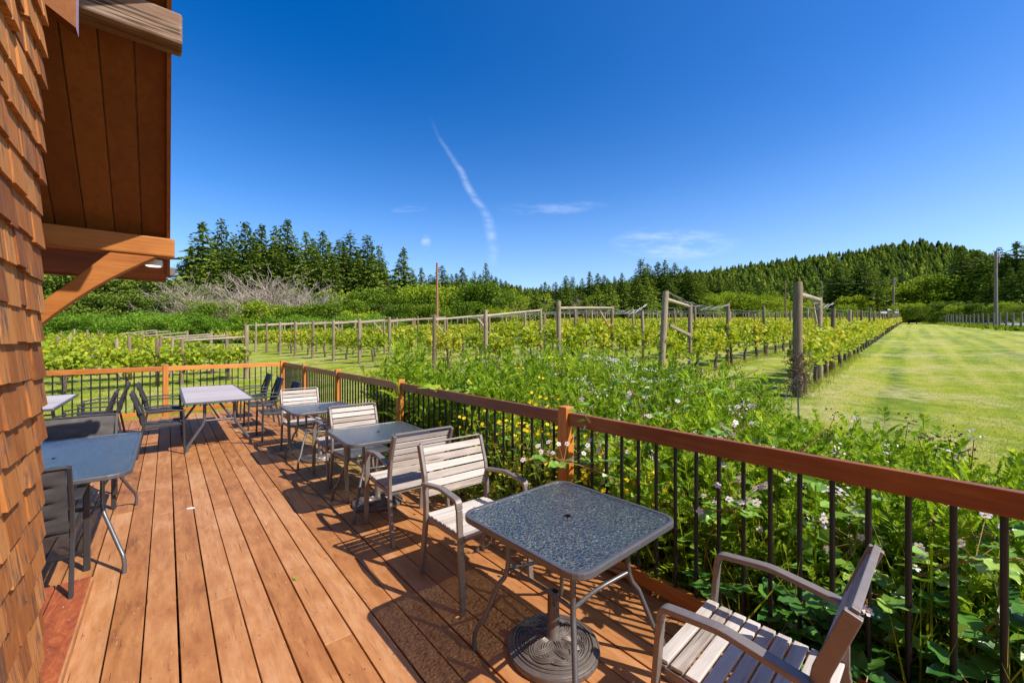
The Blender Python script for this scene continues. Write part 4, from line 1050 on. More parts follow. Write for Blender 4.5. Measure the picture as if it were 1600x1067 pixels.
def gz(px, Y):
    X = (px-800)/640*Y; return terr(X, Y) if Y <= 122 else max(terr(X, Y), hill_z(px, Y))
def tree(name, label, cat, meshes, px, ytop, Y, group, wid=1.0):
    X = (px-800)/640*Y; z0 = gz(px, Y); ytop += rnd.uniform(-9, 11) if name == 'leafy_tree' else 0; H = 1.6+(533.5-ytop)/640*Y - z0
    t = thing(name, label, cat, (X, Y, z0), rnd.uniform(0, 6.28), group); t.scale = (H*wid, H*wid, H)
    link('trunk', meshes[0], None, t); link('crown', meshes[1], None, t); return t
# tall firs at left
for k, (px, yt, Y, wd) in enumerate([(317, 346, 74, 1.05), (346, 342, 80, .9), (383, 346, 76, 1.1), (409, 349, 78, .95), (449, 341, 80, 1.05), (431, 352, 86, 1), (478, 362, 78, 1.05), (504, 360, 82, .95), (462, 372, 90, 1), (547, 364, 80, 1.1), (574, 368, 78, 1.15), (530, 374, 88, 1), (592, 384, 84, 1), (631, 386, 76, 1.1), (365, 368, 92, 1), (492, 385, 72, 1), (560, 395, 72, 1), (400, 380, 70, 1), (335, 375, 88, 1), (300, 385, 86, 1.1), (520, 396, 70, .9), (330, 390, 70, 1.1), (357, 384, 72, 1.1), (395, 370, 88, 1.1), (425, 380, 72, 1.1), (440, 388, 70, 1.1), (470, 396, 70, 1.1), (490, 372, 90, 1.1), (515, 378, 86, 1.1), (538, 384, 76, 1.1), (582, 396, 72, 1.1), (600, 410, 74, 1.1), (290, 400, 72, 1.2), (310, 410, 68, 1.1), (280, 410, 76, 1.2)]):
    a = rnd.choice(CON); tree('fir_tree', 'tall dark fir in the dense stand above the grey bare bushes at left', 'tree', a, px, yt, Y, 'tall firs at left', wd*rnd.uniform(1.3, 1.75))
for px, yt, Y in [(658, 418, 95), (672, 428, 100), (690, 414, 95), (706, 428, 105), (722, 418, 100), (741, 424, 108), (759, 411, 95), (775, 432, 100), (790, 438, 108), (650, 432, 90), (735, 436, 98), (618, 420, 84), (645, 424, 88), (683, 436, 92), (715, 438, 96), (750, 428, 100), (768, 430, 104), (782, 436, 106), (800, 444, 108), (812, 446, 110), (664, 438, 84), (728, 444, 90)]:
    tree('fir_tree', 'short fir poking above the leafy bushes near the brown pole', 'tree', rnd.choice(CON), px, yt, Y, 'short firs near the brown pole', rnd.uniform(1.2, 1.8))
for px, yt, Y in [(858, 445, 110), (884, 430, 105), (895, 432, 110), (921, 424, 105), (934, 427, 112), (950, 435, 108), (960, 432, 112), (972, 426, 104), (986, 432, 110), (1001, 405, 100), (1012, 411, 106), (1022, 424, 100), (1028, 409, 104), (1039, 406, 100), (1054, 411, 102), (1063, 420, 108), (1072, 416, 104), (1086, 422, 110), (820, 448, 112), (836, 450, 108), (846, 444, 114), (868, 440, 108), (910, 434, 110), (944, 430, 106), (1008, 420, 102), (1048, 418, 104), (1078, 424, 100), (1048, 434, 96), (1095, 428, 112), (994, 432, 96), (1110, 430, 114), (1124, 432, 112), (1140, 436, 116)]:
    tree('fir_tree', 'fir in the dark clump at the centre of the skyline behind the end frames', 'tree', rnd.choice(CON), px, yt, Y, 'centre firs', rnd.uniform(1.25, 2.0))
for px, yt, Y in [(1165, 436, 118), (1185, 440, 118), (1308, 412, 112), (1322, 424, 116), (1338, 414, 112), (1350, 408, 110), (1366, 418, 114), (1378, 426, 116), (1295, 428, 118), (1410, 425, 120), (1440, 428, 120), (1470, 420, 118), (1490, 400, 112), (1502, 384, 105), (1516, 396, 108), (1528, 390, 104), (1541, 398, 108), (1560, 386, 100), (1572, 396, 104), (1589, 377, 98), (1602, 384, 96), (1615, 380, 100), (1580, 418, 84), (1600, 410, 82), (1548, 425, 92)]:
    tree('fir_tree', 'dark fir in the belt below the wooded hill at right', 'tree', rnd.choice(CON), px, yt, Y, 'firs below the hill', rnd.uniform(1.3, 2.0))
for k in range(30):
    px = 560 + 15.5*k + rnd.uniform(-6, 6); tree('young_fir', 'small yellow green fir rising among the leafy trees behind the centre of the vineyard', 'tree', rnd.choice(CONL+CON[:2]), px, rnd.uniform(424, 452) + (8 if px > 800 else 0), rnd.uniform(62, 82), 'young firs in the centre wood', rnd.uniform(1.3, 1.9))
# broadleaf bushes and trees
for px, yt, Y, wd in [(300, 452, 64, 1.1), (345, 470, 56, 1.2), (385, 466, 58, 1.1), (430, 458, 62, 1.1), (468, 452, 64, 1.1), (505, 440, 66, 1.1), (540, 438, 68, 1.1), (575, 440, 66, 1.2), (600, 448, 62, 1.1), (640, 440, 64, 1.2), (665, 446, 60, 1.1), (700, 436, 64, 1.2), (735, 434, 66, 1.1), (760, 438, 62, 1.2), (790, 440, 68, 1.1), (815, 448, 70, 1.1), (630, 470, 54, 1.2), (680, 468, 54, 1.2), (730, 468, 55, 1.2), (780, 470, 56, 1.2), (840, 452, 76, 1.1), (870, 456, 80, 1.1), (905, 458, 84, 1.1), (940, 460, 80, 1.1), (975, 462, 84, 1), (650, 462, 60, 1.2), (710, 458, 62, 1.2), (750, 456, 62, 1.2), (480, 472, 50, 1.2), (415, 474, 50, 1.2), (385, 478, 50, 1.1), (505, 466, 52, 1.2), (540, 458, 54, 1.2), (330, 474, 50, 1.2), (560, 470, 50, 1.2), (450, 480, 50, 1.1), (300, 470, 50, 1.2)]:
    tree('leafy_tree', 'rounded leafy green tree in the wood behind the centre of the vineyard', 'tree', rnd.choice(DEC if rnd.random() < .6 else DEY), px, yt, Y, 'leafy trees behind the vineyard', wd*rnd.uniform(1.0, 1.25))
for px, yt, Y, wd in [(1106, 455, 100, 1.1), (1128, 452, 104, 1.2), (1150, 450, 102, 1.3), (1180, 452, 100, 1.3), (1205, 460, 102, 1.2), (1225, 462, 104, 1.2), (1250, 466, 104, 1.2), (1270, 462, 106, 1.2), (1330, 455, 108, 1.2), (1320, 476, 96, 1.1), (1360, 478, 100, 1.2)]:
    tree('leafy_tree', 'yellow green rounded tree at the foot of the wooded hill behind the vines', 'tree', rnd.choice(DEY), px, yt, Y, 'yellow green trees at the hill foot', wd)
for px, yt, Y, wd in [(1408, 432, 112, 1.4), (1436, 430, 112, 1.5), (1462, 434, 110, 1.4), (1490, 432, 108, 1.5), (1518, 432, 106, 1.5), (1540, 440, 104, 1.3), (1568, 446, 96, 1.1)]:
    tree('leafy_tree', 'broad spreading yellow green tree in front of the dark firs right of the lawn end', 'tree', rnd.choice(DEY), px, yt, Y, 'spreading trees right of the lawn end', wd)
for px, yt, Y, wd in [(1420, 470, 92, 1.2), (1432, 476, 90, 1.2), (1482, 468, 88, 1.5), (1500, 474, 84, 1.2), (1530, 470, 82, 1.4), (1570, 470, 78, 1.3), (1596, 474, 74, 1.3), (1350, 484, 98, 1.4), (1300, 486, 100, 1.4), (1260, 484, 100, 1.4), (1210, 484, 102, 1.4), (1160, 484, 102, 1.4), (1100, 484, 98, 1.4), (1050, 484, 96, 1.4), (1000, 480, 94, 1.4)]:
    tree('round_shrub', 'low rounded yellow green shrub along the far edge of the vineyard and road', 'shrub', rnd.choice(DEY+DEC), px, yt, Y, 'low shrubs at the far edge', wd*1.2)
# left hedge bank and cedar-like trees under the roof
for px, yt, Y, wd in [(75, 420, 52, 1.1), (120, 410, 54, 1.1), (165, 415, 56, 1.1), (215, 418, 58, 1.2), (258, 424, 58, 1.2), (290, 434, 60, 1.1), (20, 415, 52, 1.1), (95, 450, 50, 1), (145, 452, 50, 1), (195, 450, 51, 1), (240, 452, 52, 1), (275, 456, 52, 1)]:
    tree('spreading_evergreen', 'dark spreading evergreen on the bank beneath the roof overhang at far left', 'tree', rnd.choice(EVG), px, yt, Y, 'spreading evergreens at far left', 1.3)
for k, px in enumerate(range(20, 620, 27)):
    tree('hedge_shrub', 'bright green leafy shrub in the thick hedge behind the left vine block', 'shrub', HED[k % 2], px, 484+rnd.uniform(-8, 8) if px < 300 else 492+rnd.uniform(-8, 6), 46 if px < 300 else 48, 'shrubs of the hedge behind the left block', 1.5)
# bare grey shrubs
for px, yt, Y in [(290, 428, 60), (318, 436, 56), (345, 440, 56), (372, 424, 58), (398, 446, 56), (425, 420, 60), (448, 426, 60), (470, 440, 58), (300, 456, 52), (436, 450, 54), (465, 456, 54), (500, 444, 60), (332, 458, 54), (845, 462, 72), (880, 464, 76), (920, 462, 78), (950, 466, 80), (985, 470, 84), (805, 468, 66), (357, 455, 55), (385, 452, 55), (412, 440, 57)]:
    X = (px-800)/640*Y; z0 = terr(X, Y); H = 1.6+(533.5-yt)/640*Y-z0
    o = link('bare_shrub', rnd.choice(TW_), None, None, (X, Y, z0)); o.rotation_euler = (0, 0, rnd.uniform(0, 6)); H *= 1.12; o.scale = (H*1.35, H*1.35, H)
    tag(o, 'pale leafless shrub with fine upright twigs ' + ('in front of the tall firs at left' if px < 600 else 'among the bushes behind the centre end frames'), 'shrub', 'bare shrubs at left' if px < 600 else 'bare shrubs at centre')

# forest on the hills as one mass
def small_con(rs, n=52):
    i = np.arange(n); z = .10 + .88*(i/n)**.85; r = .27*(1-z)**.7 + .02; a = i*2.399 + rs.uniform(0, 6)
    C = np.column_stack([np.cos(a)*r*.6, np.sin(a)*r*.6, z-.02]); A = np.column_stack([np.cos(a), np.sin(a), -.55+0*a]); L = r*1.15+.02
    return leaves(C, L, L*.85, A, up=1.2, fold=-.08)
rs = np.random.default_rng(5); TMP = [small_con(rs) for _ in range(5)]; parts = []
def forest(n, p0, p1, y0, y1, h0, h1, pw=1.0):
    for _ in range(n):
        px = rs.uniform(p0, p1); Y = y0 + (y1-y0)*rs.random()**pw; X = (px-800)/640*Y; z0 = max(hill_z(px, Y), terr(X, Y)) - .3; H = rs.uniform(h0, h1)*rs.uniform(.8, 1.15)
        V, F = TMP[rs.integers(5)]; a = rs.uniform(0, 6.28); c_, s_ = cos(a), sin(a); W = H*rs.uniform(.9, 1.5)
        V2 = np.column_stack([(V[:, 0]*c_-V[:, 1]*s_)*W + X, (V[:, 0]*s_+V[:, 1]*c_)*W + Y, V[:, 2]*H + z0])
        parts.append((V2, F, np.clip(rs.normal(.5, .2, len(F)) + rs.normal(0, .2), 0, 1), 0 if rs.random() < .72 else 1))
forest(4200, 1000, 1750, 150, 374, 4.2, 7.5, .75); forest(2300, 540, 1100, 140, 374, 4.5, 7.5, .8); forest(500, 1080, 1720, 122, 180, 5, 7.5); forest(260, -150, 560, 122, 300, 10, 15); forest(1300, 1750, 2380, 128, 374, 6, 10, .8)
V, F, R_, MI = merge(parts); tag(link('hill_forest', np_mesh('hill_forest', V, F, R_, MI), [MT['conifer'], MT['conifer_light']]), 'dense conifer forest covering the distant hill', 'forest', kind='stuff')

# ================================================================ WEEDS, FLOWERS, GRASS
def weed_mesh(seed, nst=3):
    """fern-like leaves (tansy, yarrow) on upright stems, unit height 1"""
    rs = np.random.default_rng(seed); C, A, L, W = [], [], [], []; T = []
    lx, ly = rs.normal(0, .08, 2)
    T.append(quad_tube([(0, 0, 0), (lx*.3, ly*.3, .4), (lx, ly, .95)], [.006, .005, .003], 3))
    nl = 17
    for i in range(nl):
        z = .12 + .88*i/(nl-1); a = i*2.4 + rs.normal(0, .3); el = .25 + .95*(i/nl) + rs.normal(0, .15); LL = (.26 - .12*(i/nl))*rs.uniform(.75, 1.2)
        b = np.array([lx*z**1.3, ly*z**1.3, z]); d_ = np.array([cos(a)*cos(el), sin(a)*cos(el), sin(el)]); sd_ = np.cross(d_, [0, 0, 1]); sd_ /= np.linalg.norm(sd_)+1e-9
        for k in range(6):
            q = .22 + .78*k/5; p = b + d_*LL*q + np.array([0, 0, -LL*.30*q*q]); w_ = LL*.42*(1-.55*abs(q-.45))
            for sg in (-1, 1):
                ax = sd_*sg + d_*.85; C.append(p + ax*w_*.30); A.append(ax); L.append(w_*.85); W.append(.021)
        C.append(b + d_*LL*.55 - np.array([0, 0, LL*.08])); A.append(d_ - np.array([0, 0, .25])); L.append(LL); W.append(.016)
    V, F = leaves(np.array(C), np.array(L), np.array(W), np.array(A), up=1.0, fold=.03)
    return V, F, T
WT = [weed_mesh(600+k) for k in range(6)]
POLY = [(2.35, -.6), (2.35, 5.6), (2.7, 7.0), (5.0, 8.4), (7.8, 7.9), (8.0, 6.0), (7.6, 4.4), (7.0, 3.0), (5.4, 1.6), (4.6, .6), (4.3, -.2), (4.2, -.8)]   # (t, s)
def inpoly(x, y, P):
    c = False; j = len(P)-1
    for i in range(len(P)):
        if (P[i][1] > y) != (P[j][1] > y) and x < (P[j][0]-P[i][0])*(y-P[i][1])/(P[j][1]-P[i][1])+P[i][0]: c = not c
        j = i
    return c
def weed_pts(n, tmin=2.46, poly=None):
    o = []
    while len(o) < n:
        t, s = rnd.uniform(2.4, 8.3), rnd.uniform(-.9, 8.6)
        if t < tmin or not inpoly(t, s, poly or POLY): continue
        p = D(s, t)
        if p.y < .55: continue
        o.append((s, t, p.x, p.y))
    return o
parts = []
for s, t, X, Y in weed_pts(3000):
    z0 = terr(X, Y); nn = mnoise.noise(Vector((X*.9, Y*.9, 3))); top = .70 + .30*min(max((s-1.0)/2.5, 0), 1)
    if t > 3.6: top = .85
    H = (top*(1+.35*nn) + rnd.uniform(-.22, .12)) - z0*.0; H = max(.3, H - z0*.55 if t < 3.4 else H*.95)
    if s < 1.2: H *= .92
    if rnd.random() < .14: H *= 1.28
    V, F, T = WT[rnd.randrange(6)]; a = rnd.uniform(0, 6.28); c_, s_ = cos(a), sin(a); W = H*rnd.uniform(.75, 1.15); W = max(W, .55)
    tone = min(max(.46 + .4*nn + rnd.gauss(0, .2), 0), 1)
    lx, ly = rnd.gauss(0, .07), rnd.gauss(0, .07)
    def tf(V): return np.column_stack([(V[:, 0]*c_-V[:, 1]*s_)*W + X + lx*V[:, 2]*H, (V[:, 0]*s_+V[:, 1]*c_)*W + Y + ly*V[:, 2]*H, V[:, 2]*H + z0])
    parts.append((tf(V), F, np.clip(NP.normal(tone, .2, len(F)), 0, 1), 0))
    for v, f in T: parts.append((tf(v), f, np.full(len(f), .8), 0))
for _ in range(620):
    s, t = rnd.uniform(-.7, 1.9), rnd.uniform(2.9, 4.35); p = D(s, t)
    if p.y < .6: continue
    X, Y = p.x, p.y; z0 = terr(X, Y); H = rnd.uniform(.5, .98); V, F, T = WT[rnd.randrange(6)]; a = rnd.uniform(0, 6.28); c_, s_ = cos(a), sin(a); W = H*rnd.uniform(.8, 1.1); lx, ly = rnd.gauss(0, .08), rnd.gauss(0, .08)
    parts.append((tf(V), F, np.clip(NP.normal(.5, .22, len(F)), 0, 1), 0))
for s, t, X, Y in weed_pts(330):
    z0 = terr(X, Y); H = rnd.uniform(.6, 1.05); n = 26; q = NP.uniform(.25, 1, n); a = NP.uniform(0, 6.28, n); rr = NP.uniform(.03, .13, n)
    C = np.column_stack([X+np.cos(a)*rr, Y+np.sin(a)*rr, z0+H*q]); A = np.column_stack([np.cos(a), np.sin(a), NP.uniform(-.3, .5, n)]); L = NP.uniform(.07, .15, n)
    V, F = leaves(C, L, L*.62, A, up=1.2, fold=.12); parts.append((V, F, np.clip(NP.normal(rnd.uniform(.2, .7), .12, n), 0, 1), 2))
    V, F = quad_tube([(X, Y, z0), (X, Y, z0+H*.98)], .005, 3); parts.append((V, F, np.full(len(F), .6), 0))
for s, t, X, Y in weed_pts(420):
    z0 = terr(X, Y); H = rnd.uniform(.75, 1.2); k_ = .05 if t < 2.9 else .14; lx, ly = rnd.gauss(0, k_), rnd.gauss(0, k_)
    V, F = quad_tube([(X, Y, z0), (X+lx*.4, Y+ly*.4, z0+H*.5), (X+lx, Y+ly, z0+H)], [.004, .0035, .002], 3); parts.append((V, F, np.full(len(F), .5), 3))
    n = 14; C = np.array([(X+lx, Y+ly, z0+H)]) + NP.normal(0, .028, (n, 3)); V, F = leaves(C, .022, .016, None, .5); parts.append((V, F, NP.random(n), 3 if rnd.random() < .6 else 4))
# tall grass blades between
n = 15000; ax_ = weed_pts(n)
P0 = np.array([(p[2], p[3], terr(p[2], p[3])) for p in ax_]); Lb_ = NP.uniform(.35, .95, n); dirn = unit(np.column_stack([NP.normal(0, .28, n), NP.normal(0, .28, n), np.ones(n)]))
V, F = leaves(P0 + dirn*Lb_[:, None]*.5, Lb_, .010, dirn, up=0, fold=.08); parts.append((V, F, NP.random(n)*.6+.4, 1))
V, F, R_, MI = merge(parts); tag(link('weeds', np_mesh('weeds', V, F, R_, MI), [MT['weed'], MT['grassblade'], MT['bramble'], MT['drytwig'], MT['petal']]), 'dense bright green feathery weeds growing outside the railing', 'weeds', kind='stuff')

# short grass over the near lawn and between the rows
def blades(n, fn, L0, L1, wd, spread):
    P = []
    while len(P) < n:
        X, Y = fn()
        if Y > 1: P.append((X, Y, terr(X, Y)-.01))
    P = np.array(P); L = NP.uniform(L0, L1, n); d_ = unit(np.column_stack([NP.normal(0, spread, n), NP.normal(0, spread, n), np.ones(n)]))
    V, F = leaves(P + d_*L[:, None]*.5, L, wd, d_, up=0, fold=.1); return V, F, NP.random(n), 0
def lawn():
    Y = 3.0 + 16*rnd.random()**1.6; px = rnd.uniform(560, 1660); return (px-800)/640*Y, Y
def backl():
    Y = 8 + 14*rnd.random()**1.5; px = rnd.uniform(60, 620); return (px-800)/640*Y, Y
def offdeck(fn):
    def g_():
        while True:
            X, Y = fn(); t = X*N.x+Y*N.y; s = X*U.x+Y*U.y
            if t > 2.45 or s > 12.1: return X, Y
    return g_
parts = [blades(80000, offdeck(lawn), .02, .055, .006, .6), blades(22000, offdeck(backl), .04, .10, .009, .5)]
def rowt():
    ri = rnd.randrange(0, 7); hx, hy = HL[ri]; q = rnd.uniform(-.3, 14); o = rnd.gauss(0, .16); return hx+DR.x*q-DR.y*o, hy+DR.y*q+DR.x*o
parts.append(blades(16000, rowt, .08, .26, .010, .35))
V, F, R_, MI = merge(parts); tag(link('grass', np_mesh('grass', V, F, R_, MI), [MT['grassblade']]), 'short mown grass of the lawn and between the vine rows', 'grass', kind='stuff')
# rough verge along the roadside fence
parts = []
n = 9000; q = NP.uniform(-6, 96, n); o_ = NP.normal(-.3, .7, n); X = F0.x+FD.x*q-FD.y*-o_*-1; Y = F0.y+FD.y*q-FD.x*o_*-1
P = np.array([(x, y, terr(x, y)) for x, y in zip(X, Y)]); L = NP.uniform(.2, .6, n); d_ = unit(np.column_stack([NP.normal(0, .5, n), NP.normal(0, .5, n), np.ones(n)]))
V, F = leaves(P + d_*L[:, None]*.4, L, .28, d_, up=.3); tag(link('verge_weeds', np_mesh('verge_weeds', V, F, NP.random(n)), MT['decidy']), 'rough green weeds along the foot of the roadside fence', 'weeds', kind='stuff')

# ---- bramble canes with trifoliate leaves and pale flowers
def leaflet(mb, p, d_, L, W, nrm=None, R=rnd, fold=.12, ser=True):
    d_ = Vector(d_).normalized(); up = Vector(nrm) if nrm else Vector((R.gauss(0, .35), R.gauss(0, .35), 1)); sd_ = d_.cross(up).normalized(); nn = sd_.cross(d_)
    r = R.random(); prof = [(0, 0), (.12, .26), (.3, .46), (.5, .5), (.72, .36), (.88, .17), (1, 0)]
    mid = [p + d_*L*q - nn*L*.16*q*q for q, w_ in prof]; b = len(mb.V); mb.V += mid
    for sg in (-1, 1):
        e0 = len(mb.V); 
        for k, (q, w_) in enumerate(prof): mb.V.append(mid[k] + sd_*sg*W*w_ + nn*(fold*W*w_*2 + (W*.07 if k % 2 else -W*.05)*(w_ > .1) + R.gauss(0, W*.03)) + (d_*L*.02 if ser and k % 2 else Vector((0, 0, 0))))
        for k in range(6):
            f = [b+k, b+k+1, e0+k+1, e0+k]; mb.face(f if sg > 0 else f[::-1], min(1, max(0, r + (.16 if k % 2 else -.10) + R.uniform(-.08, .08))))
def flower(mb, c, nrm, R, rad, n=5):
    nrm = Vector(nrm).normalized(); a = nrm.orthogonal().normalized(); b_ = nrm.cross(a); ph_ = R.uniform(0, 6)
    for k in range(n):
        q = ph_ + 2*pi*k/n; d_ = a*cos(q)+b_*sin(q); s_ = nrm.cross(d_)
        mb.poly([c, c+d_*rad*.5+s_*rad*.38+nrm*rad*.12, c+d_*rad*1.0+s_*rad*.30+nrm*rad*.10, c+d_*rad*1.02-s_*rad*.30+nrm*rad*.14, c+d_*rad*.5-s_*rad*.38+nrm*rad*.12], R.random())
def bramble(label, base, dirn, L, seed, leafL=.075, nfl=6, mat='bramble', arch=1.0, group=None, name='bramble', cane=.006, flz=True):
    R = random.Random(seed); t = thing(name, label, 'plant', base, 0, group); st = MB(); lf = MB(); fl = MB(); base = Vector((0, 0, 0)); d0 = Vector(dirn).normalized()
    for c in range(4):
        dd = (d0 + Vector((R.gauss(0, .30), R.gauss(0, .30), R.gauss(0, .1)))).normalized(); LL = L*R.uniform(.7, 1.1); pts = []; p = base + Vector((R.gauss(0, .08), R.gauss(0, .08), 0)); v = Vector((dd.x*.45, dd.y*.45, 1)).normalized()
        for k in range(15):
            pts.append(p.copy()); p = p + v*LL/14; v = (v + Vector((dd.x*.12, dd.y*.12, -.13*arch)) + Vector((R.gauss(0, .05), R.gauss(0, .05), 0))).normalized()
        st.tube(pts, [cane*(1-.6*k/14) for k in range(15)], 5)
        for k in range(3, 15):
            a = R.uniform(0, 6.28); pd = Vector((cos(a), sin(a), R.uniform(.0, .5))).normalized(); pl = leafL*R.uniform(.6, 1.1); q = pts[k] + pd*pl
            st.tube([pts[k], q], cane*.35, 3, cap=False); l_ = leafL*R.uniform(.8, 1.3)
            sd_ = pd.cross(Vector((0, 0, 1))).normalized(); leaflet(lf, q, pd, l_*1.15, l_*.82, R=R)
            for sg in (-1, 1): leaflet(lf, q - pd*pl*.1, (pd*.35 + sd_*sg), l_, l_*.72, R=R)
        if nfl:
            for k in range(nfl):
                e = pts[R.randint(9, 14)] + Vector((R.gauss(0, .07), R.gauss(0, .07), R.uniform(.02, .14))); st.tube([pts[12], e], .0015, 3, cap=False)
                nr = Vector((-.5+R.gauss(0, .35), -.6+R.gauss(0, .35), .7)); flower(fl, e, nr, R, R.uniform(.015, .022)); fl.mi = 1; fl.lathe([(.001, .004), (.005, .003), (.004, -.002)], 6, tuple(e+nr.normalized()*.003)); fl.mi = 0
    st.build('cane', MT['redstem'], t); lf.build('leaves', MT[mat], t, True)
    if fl.F: fl.build('blossom', [MT['petal'], MT['yellow']], t)
    return t
BG = 'flowering brambles along the railing'
for k, (s, t, dx, dy, L) in enumerate([(1.75, 2.56, .1, .1, 1.25), (1.45, 2.75, -.1, .1, 1.4), (1.1, 2.60, .1, .2, 1.2), (.95, 3.0, .3, -.4, 1.4), (.72, 2.65, .1, .2, 1.1), (1.95, 3.1, .1, -.5, 1.5), (.45, 2.85, .1, .3, 1.2), (2.5, 2.65, 0, .2, 1.2)]):
    p = D(s, t); p.z = terr(p.x, p.y)
    bramble(['arching bramble with pale pink blossoms just right of the wooden post behind the nearest table', 'bramble with a dense cluster of pink white flowers behind the nearest table', 'bramble with pale flowers low behind the balusters beside the nearest table', 'bramble reaching out over the weeds with scattered white flowers', 'bramble with pink blossoms behind the bottom right chair', 'tall bramble arching away from the railing behind the first post', 'leafy bramble behind the back of the bottom right chair', 'bramble tangled among yellow flowers left of the first post'][k], p, (dx, dy, 1), L, 700+k, nfl=[8, 12, 6, 3, 7, 3, 3, 3][k], group=BG)
# big dark leaves close to the railing at bottom right
for k, (s, t, L, dx, dy) in enumerate([(.22, 2.53, .85, -.1, .3), (.02, 2.50, .78, -.1, .3), (.30, 2.62, .95, -.2, .2), (.08, 2.60, .9, 0, .2)]):
    p = D(s, t); p.z = terr(p.x, p.y)
    bramble(['large glossy leaved bramble low behind the last balusters at bottom right', 'large leaved bramble at the very corner of the bottom right', 'large leaved bramble with red cane behind the armrest of the bottom right chair', 'large dark leaved bramble half hidden behind the other big leaves at bottom right'][k], p, (dx, dy, 1), L, 740+k, .105, 0, 'bigleaf', 1.1, 'big leaved brambles at bottom right', 'bramble', .006)
# yellow wildflowers by the railing
def yellow_clump(label, s, t, H, seed, n=44, nf=30, group='yellow wildflowers along the railing'):
    R = random.Random(seed); p = D(s, t); p.z = terr(p.x, p.y); T = thing('yellow_wildflower', label, 'wildflower', p, 0, group); st = MB(); lf = MB(); fl = MB()
    for k in range(n):
        a = R.uniform(0, 6.28); rr = R.uniform(0, .22); b = Vector((cos(a)*rr, sin(a)*rr, 0)); h_ = H*R.uniform(.6, 1.05); e = b + Vector((R.gauss(0, .16), R.gauss(0, .16), h_)); m_ = b.lerp(e, .5) + Vector((R.gauss(0, .04), R.gauss(0, .04), 0))
        st.tube([b, m_, e], [.003, .0025, .0015], 4, cap=False)
        for j in range(9):
            q = R.uniform(.1, .95); c = b.lerp(e, q) if q > .5 else b.lerp(m_, q*2); a2 = R.uniform(0, 6.28); leaflet(lf, c, (cos(a2), sin(a2), R.uniform(-.1, .7)), R.uniform(.05, .10), R.uniform(.018, .035), R=R)
        for j in range(2): 
            if nf > 0 and R.random() < .75: c = e + Vector((R.gauss(0, .035), R.gauss(0, .035), R.uniform(-.1, .03))); flower(fl, c, (-.3+R.gauss(0, .4), -.5+R.gauss(0, .4), .8), R, R.uniform(.014, .022))
    st.build('stem', MT['stem'], T); lf.build('leaves', MT['weed'], T, True); fl.build('blossom', MT['yellow'], T)
YL = ['yellow flowered clump pressing against the balusters just left of the first wooden post', 'yellow flowered clump behind the backrest of the chair facing the camera', 'tall yellow flowered clump reaching the top rail above that chair', 'yellow flowered clump behind the chair seen from behind', 'low yellow flowered clump at the deck edge under the railing', 'yellow flowers in front of the first wooden post', 'yellow flowered clump farther out in the weeds', 'yellow flowered clump in the weeds behind the nearest table']
for k, (s, t, H) in enumerate([(2.45, 2.52, .98), (2.85, 2.50, 1.02), (3.3, 2.52, 1.12), (3.75, 2.55, .95), (2.65, 2.42, .7), (2.0, 2.45, .75), (3.0, 3.1, 1.1), (1.7, 2.7, .85)]): yellow_clump(YL[k], s, t, H, 800+k)
for k, (s, t) in enumerate([(5.3, 4.2), (5.9, 5.0), (5.0, 5.2), (6.4, 4.6), (4.6, 4.0)]): yellow_clump('yellow flowered clump out in the weeds toward the vines, %s from the camera' % ordn(k), s, t, 1.12, 820+k, 30, group='yellow flowers out in the weeds')
# low bushes spilling over the deck edge
for k, (s, t, H) in enumerate([(3.1, 2.22, .42), (3.5, 2.2, .40), (3.9, 2.2, .34), (2.75, 2.22, .40), (4.5, 2.22, .35)]):
    R = random.Random(900+k); p = D(s, t); T = thing('deck_edge_weed', 'small leafy weed spilling onto the deck edge, %s from the camera' % ordn([3, 4, 5, 1, 6-0, 0][k] if k != 4 else 2), 'weed', p, 0, 'weeds on the deck edge'); lf = MB(); st = MB()
    for j in range(34):
        a = R.uniform(0, 6.28); e = Vector((cos(a)*R.uniform(.03, .24), sin(a)*R.uniform(.03, .24), H*R.uniform(.3, 1))); st.tube([(0, 0, 0), e*.5+Vector((0, 0, .05)), e], .002, 3, cap=False)
        for q in range(7): a2 = R.uniform(0, 6.28); leaflet(lf, e*R.uniform(.45, 1), (cos(a2), sin(a2), R.uniform(-.2, .6)), R.uniform(.025, .05), R.uniform(.015, .025), R=R)
    st.build('stem', MT['stem'], T); lf.build('leaves', MT['weed'], T, True)
# tall pale flower heads
def umbel(label, s, t, H, seed, group='white umbel flowers in the weeds'):
    R = random.Random(seed); p = D(s, t); p.z = terr(p.x, p.y); T = thing('white_wildflower', label, 'wildflower', p, 0, group); st = MB(); fl = MB()
    for k in range(7):
        e = Vector((R.gauss(0, .22), R.gauss(0, .22), H*R.uniform(.85, 1.1))); st.tube([(0, 0, 0), e*.5, e], .003, 4)
        for j in range(16): c = e + Vector((R.gauss(0, .028), R.gauss(0, .028), R.gauss(0, .012))); flower(fl, c, (R.gauss(0, .3), -.3, 1), R, .010, 4)
    st.build('stem', MT['stem'], T); fl.build('blossom', MT['petal'], T)
for k, (s, t, H) in enumerate([(4.1, 5.6, 1.1), (3.3, 5.2, .95), (2.6, 4.4, .85), (1.9, 3.9, .85), (1.2, 3.8, .82), (.7, 3.4, .8), (4.6, 6.2, 1.1)]):
    umbel('white flower heads above the weeds outside the railing, %s from the camera' % ordn([5, 4, 3, 2, 1, 0, 6][k]), s, t, H, 950+k)
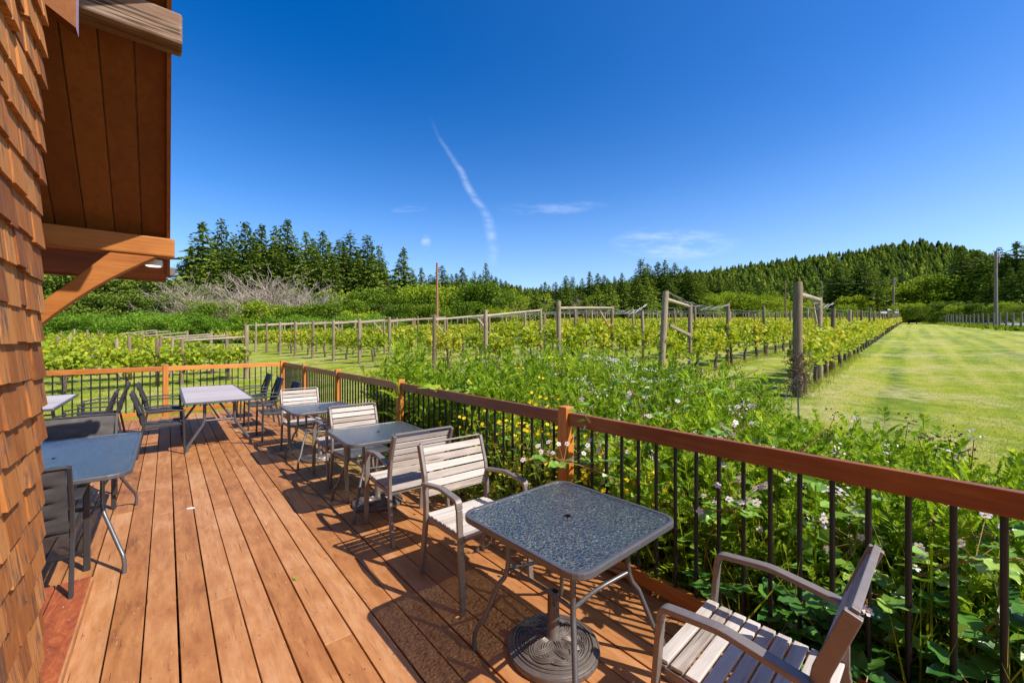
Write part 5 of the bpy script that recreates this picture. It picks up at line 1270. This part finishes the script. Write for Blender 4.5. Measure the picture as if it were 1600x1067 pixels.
# grape shoot lying over the top rail
def vleaf(mb, p, d_, L, R):
    d_ = Vector(d_).normalized(); up = Vector((-.35+R.gauss(0, .3), -.5+R.gauss(0, .3), 1)).normalized(); sd_ = d_.cross(up).normalized(); nn = sd_.cross(d_); r = R.random()
    prof = [(.0, .0), (-.10, .22), (.08, .50), (.30, .40), (.48, .56), (.66, .30), (.80, .22), (1.0, 0)]
    for sg in (-1, 1):
        b = len(mb.V); mb.V.append(p + d_*L*.35)
        for q, w_ in prof: mb.V.append(p + d_*L*q + sd_*sg*w_*L + nn*(abs(w_)*L*.18 - L*.12*q*q))
        for k in range(len(prof)-1): mb.face([b, b+1+k, b+2+k] if sg > 0 else [b, b+2+k, b+1+k], r)
R = random.Random(77); c = D(3.95, 2.40, 1.0); T = thing('grape_shoot', 'young yellow green grape shoot lying over the top rail above the second glass table', 'plant', c); st = MB(); lf = MB()
for j in range(5):
    a = [2.4, 3.2, .2, 1.2, -.7][j]; pts = [Vector((0, 0, -.95 if j == 0 else -.1))]; p = Vector((0, 0, .0)); v = Vector((cos(a), sin(a), .35))
    for k in range(8): pts.append(p.copy()); p = p + v*.062; v = (v + Vector((R.gauss(0, .12), R.gauss(0, .12), -.07))).normalized()
    st.tube(pts, .004, 5)
    for k in range(1, 9):
        a2 = R.uniform(0, 6.28); vleaf(lf, pts[k], (cos(a2), sin(a2), R.uniform(-.1, .5)), R.uniform(.06, .13), R)
st.build('stem', MT['stem'], T); lf.build('leaves', MT['grapeover'], T)
# willow-like sapling beyond the railing
R = random.Random(78); X, Y = at(609, 8.3); T = thing('willow_sapling', 'slender yellow green upright sapling standing beyond the railing left of the weeds', 'sapling', (X, Y, terr(X, Y))); st = MB(); lf = MB()
for j in range(16):
    e = Vector((R.gauss(0, .14), R.gauss(0, .14), R.uniform(.7, 1.9))); b = Vector((R.gauss(0, .06), R.gauss(0, .06), 0)); st.tube([b, b.lerp(e, .5), e], [.008, .005, .002], 4)
    for k in range(26): q = R.uniform(.1, 1); a2 = R.uniform(0, 6.28); leaflet(lf, b.lerp(e, q), (cos(a2)*.6, sin(a2)*.6, .8), R.uniform(.05, .10), .02, R=R)
st.build('stem', MT['stem'], T); lf.build('leaves', MT['grapeover'], T)
# a few long dead stalks over the weeds
for k, (s, t, lab) in enumerate([(1.2, 2.9, 'long dry bramble cane arching over the weeds behind the nearest table'), (-.1, 2.75, 'pale dry grass stalk slanting behind the balusters at far right')]):
    p = D(s, t); p.z = terr(p.x, p.y); mb = MB(); dv2 = D(-.8, .3) if k else D(-.5, .5)
    for j in range(4): mb.tube([(0.03*j, 0, 0), (dv2.x*.3, dv2.y*.3+.02*j, .7), (dv2.x*(.8+.05*j), dv2.y*.8, 1.05+.03*j)], .0035, 4)
    o = mb.build('dry_stalk', MT['redstem'] if not k else MT['twig'], None); o.location = p; tag(o, lab, 'stalk')
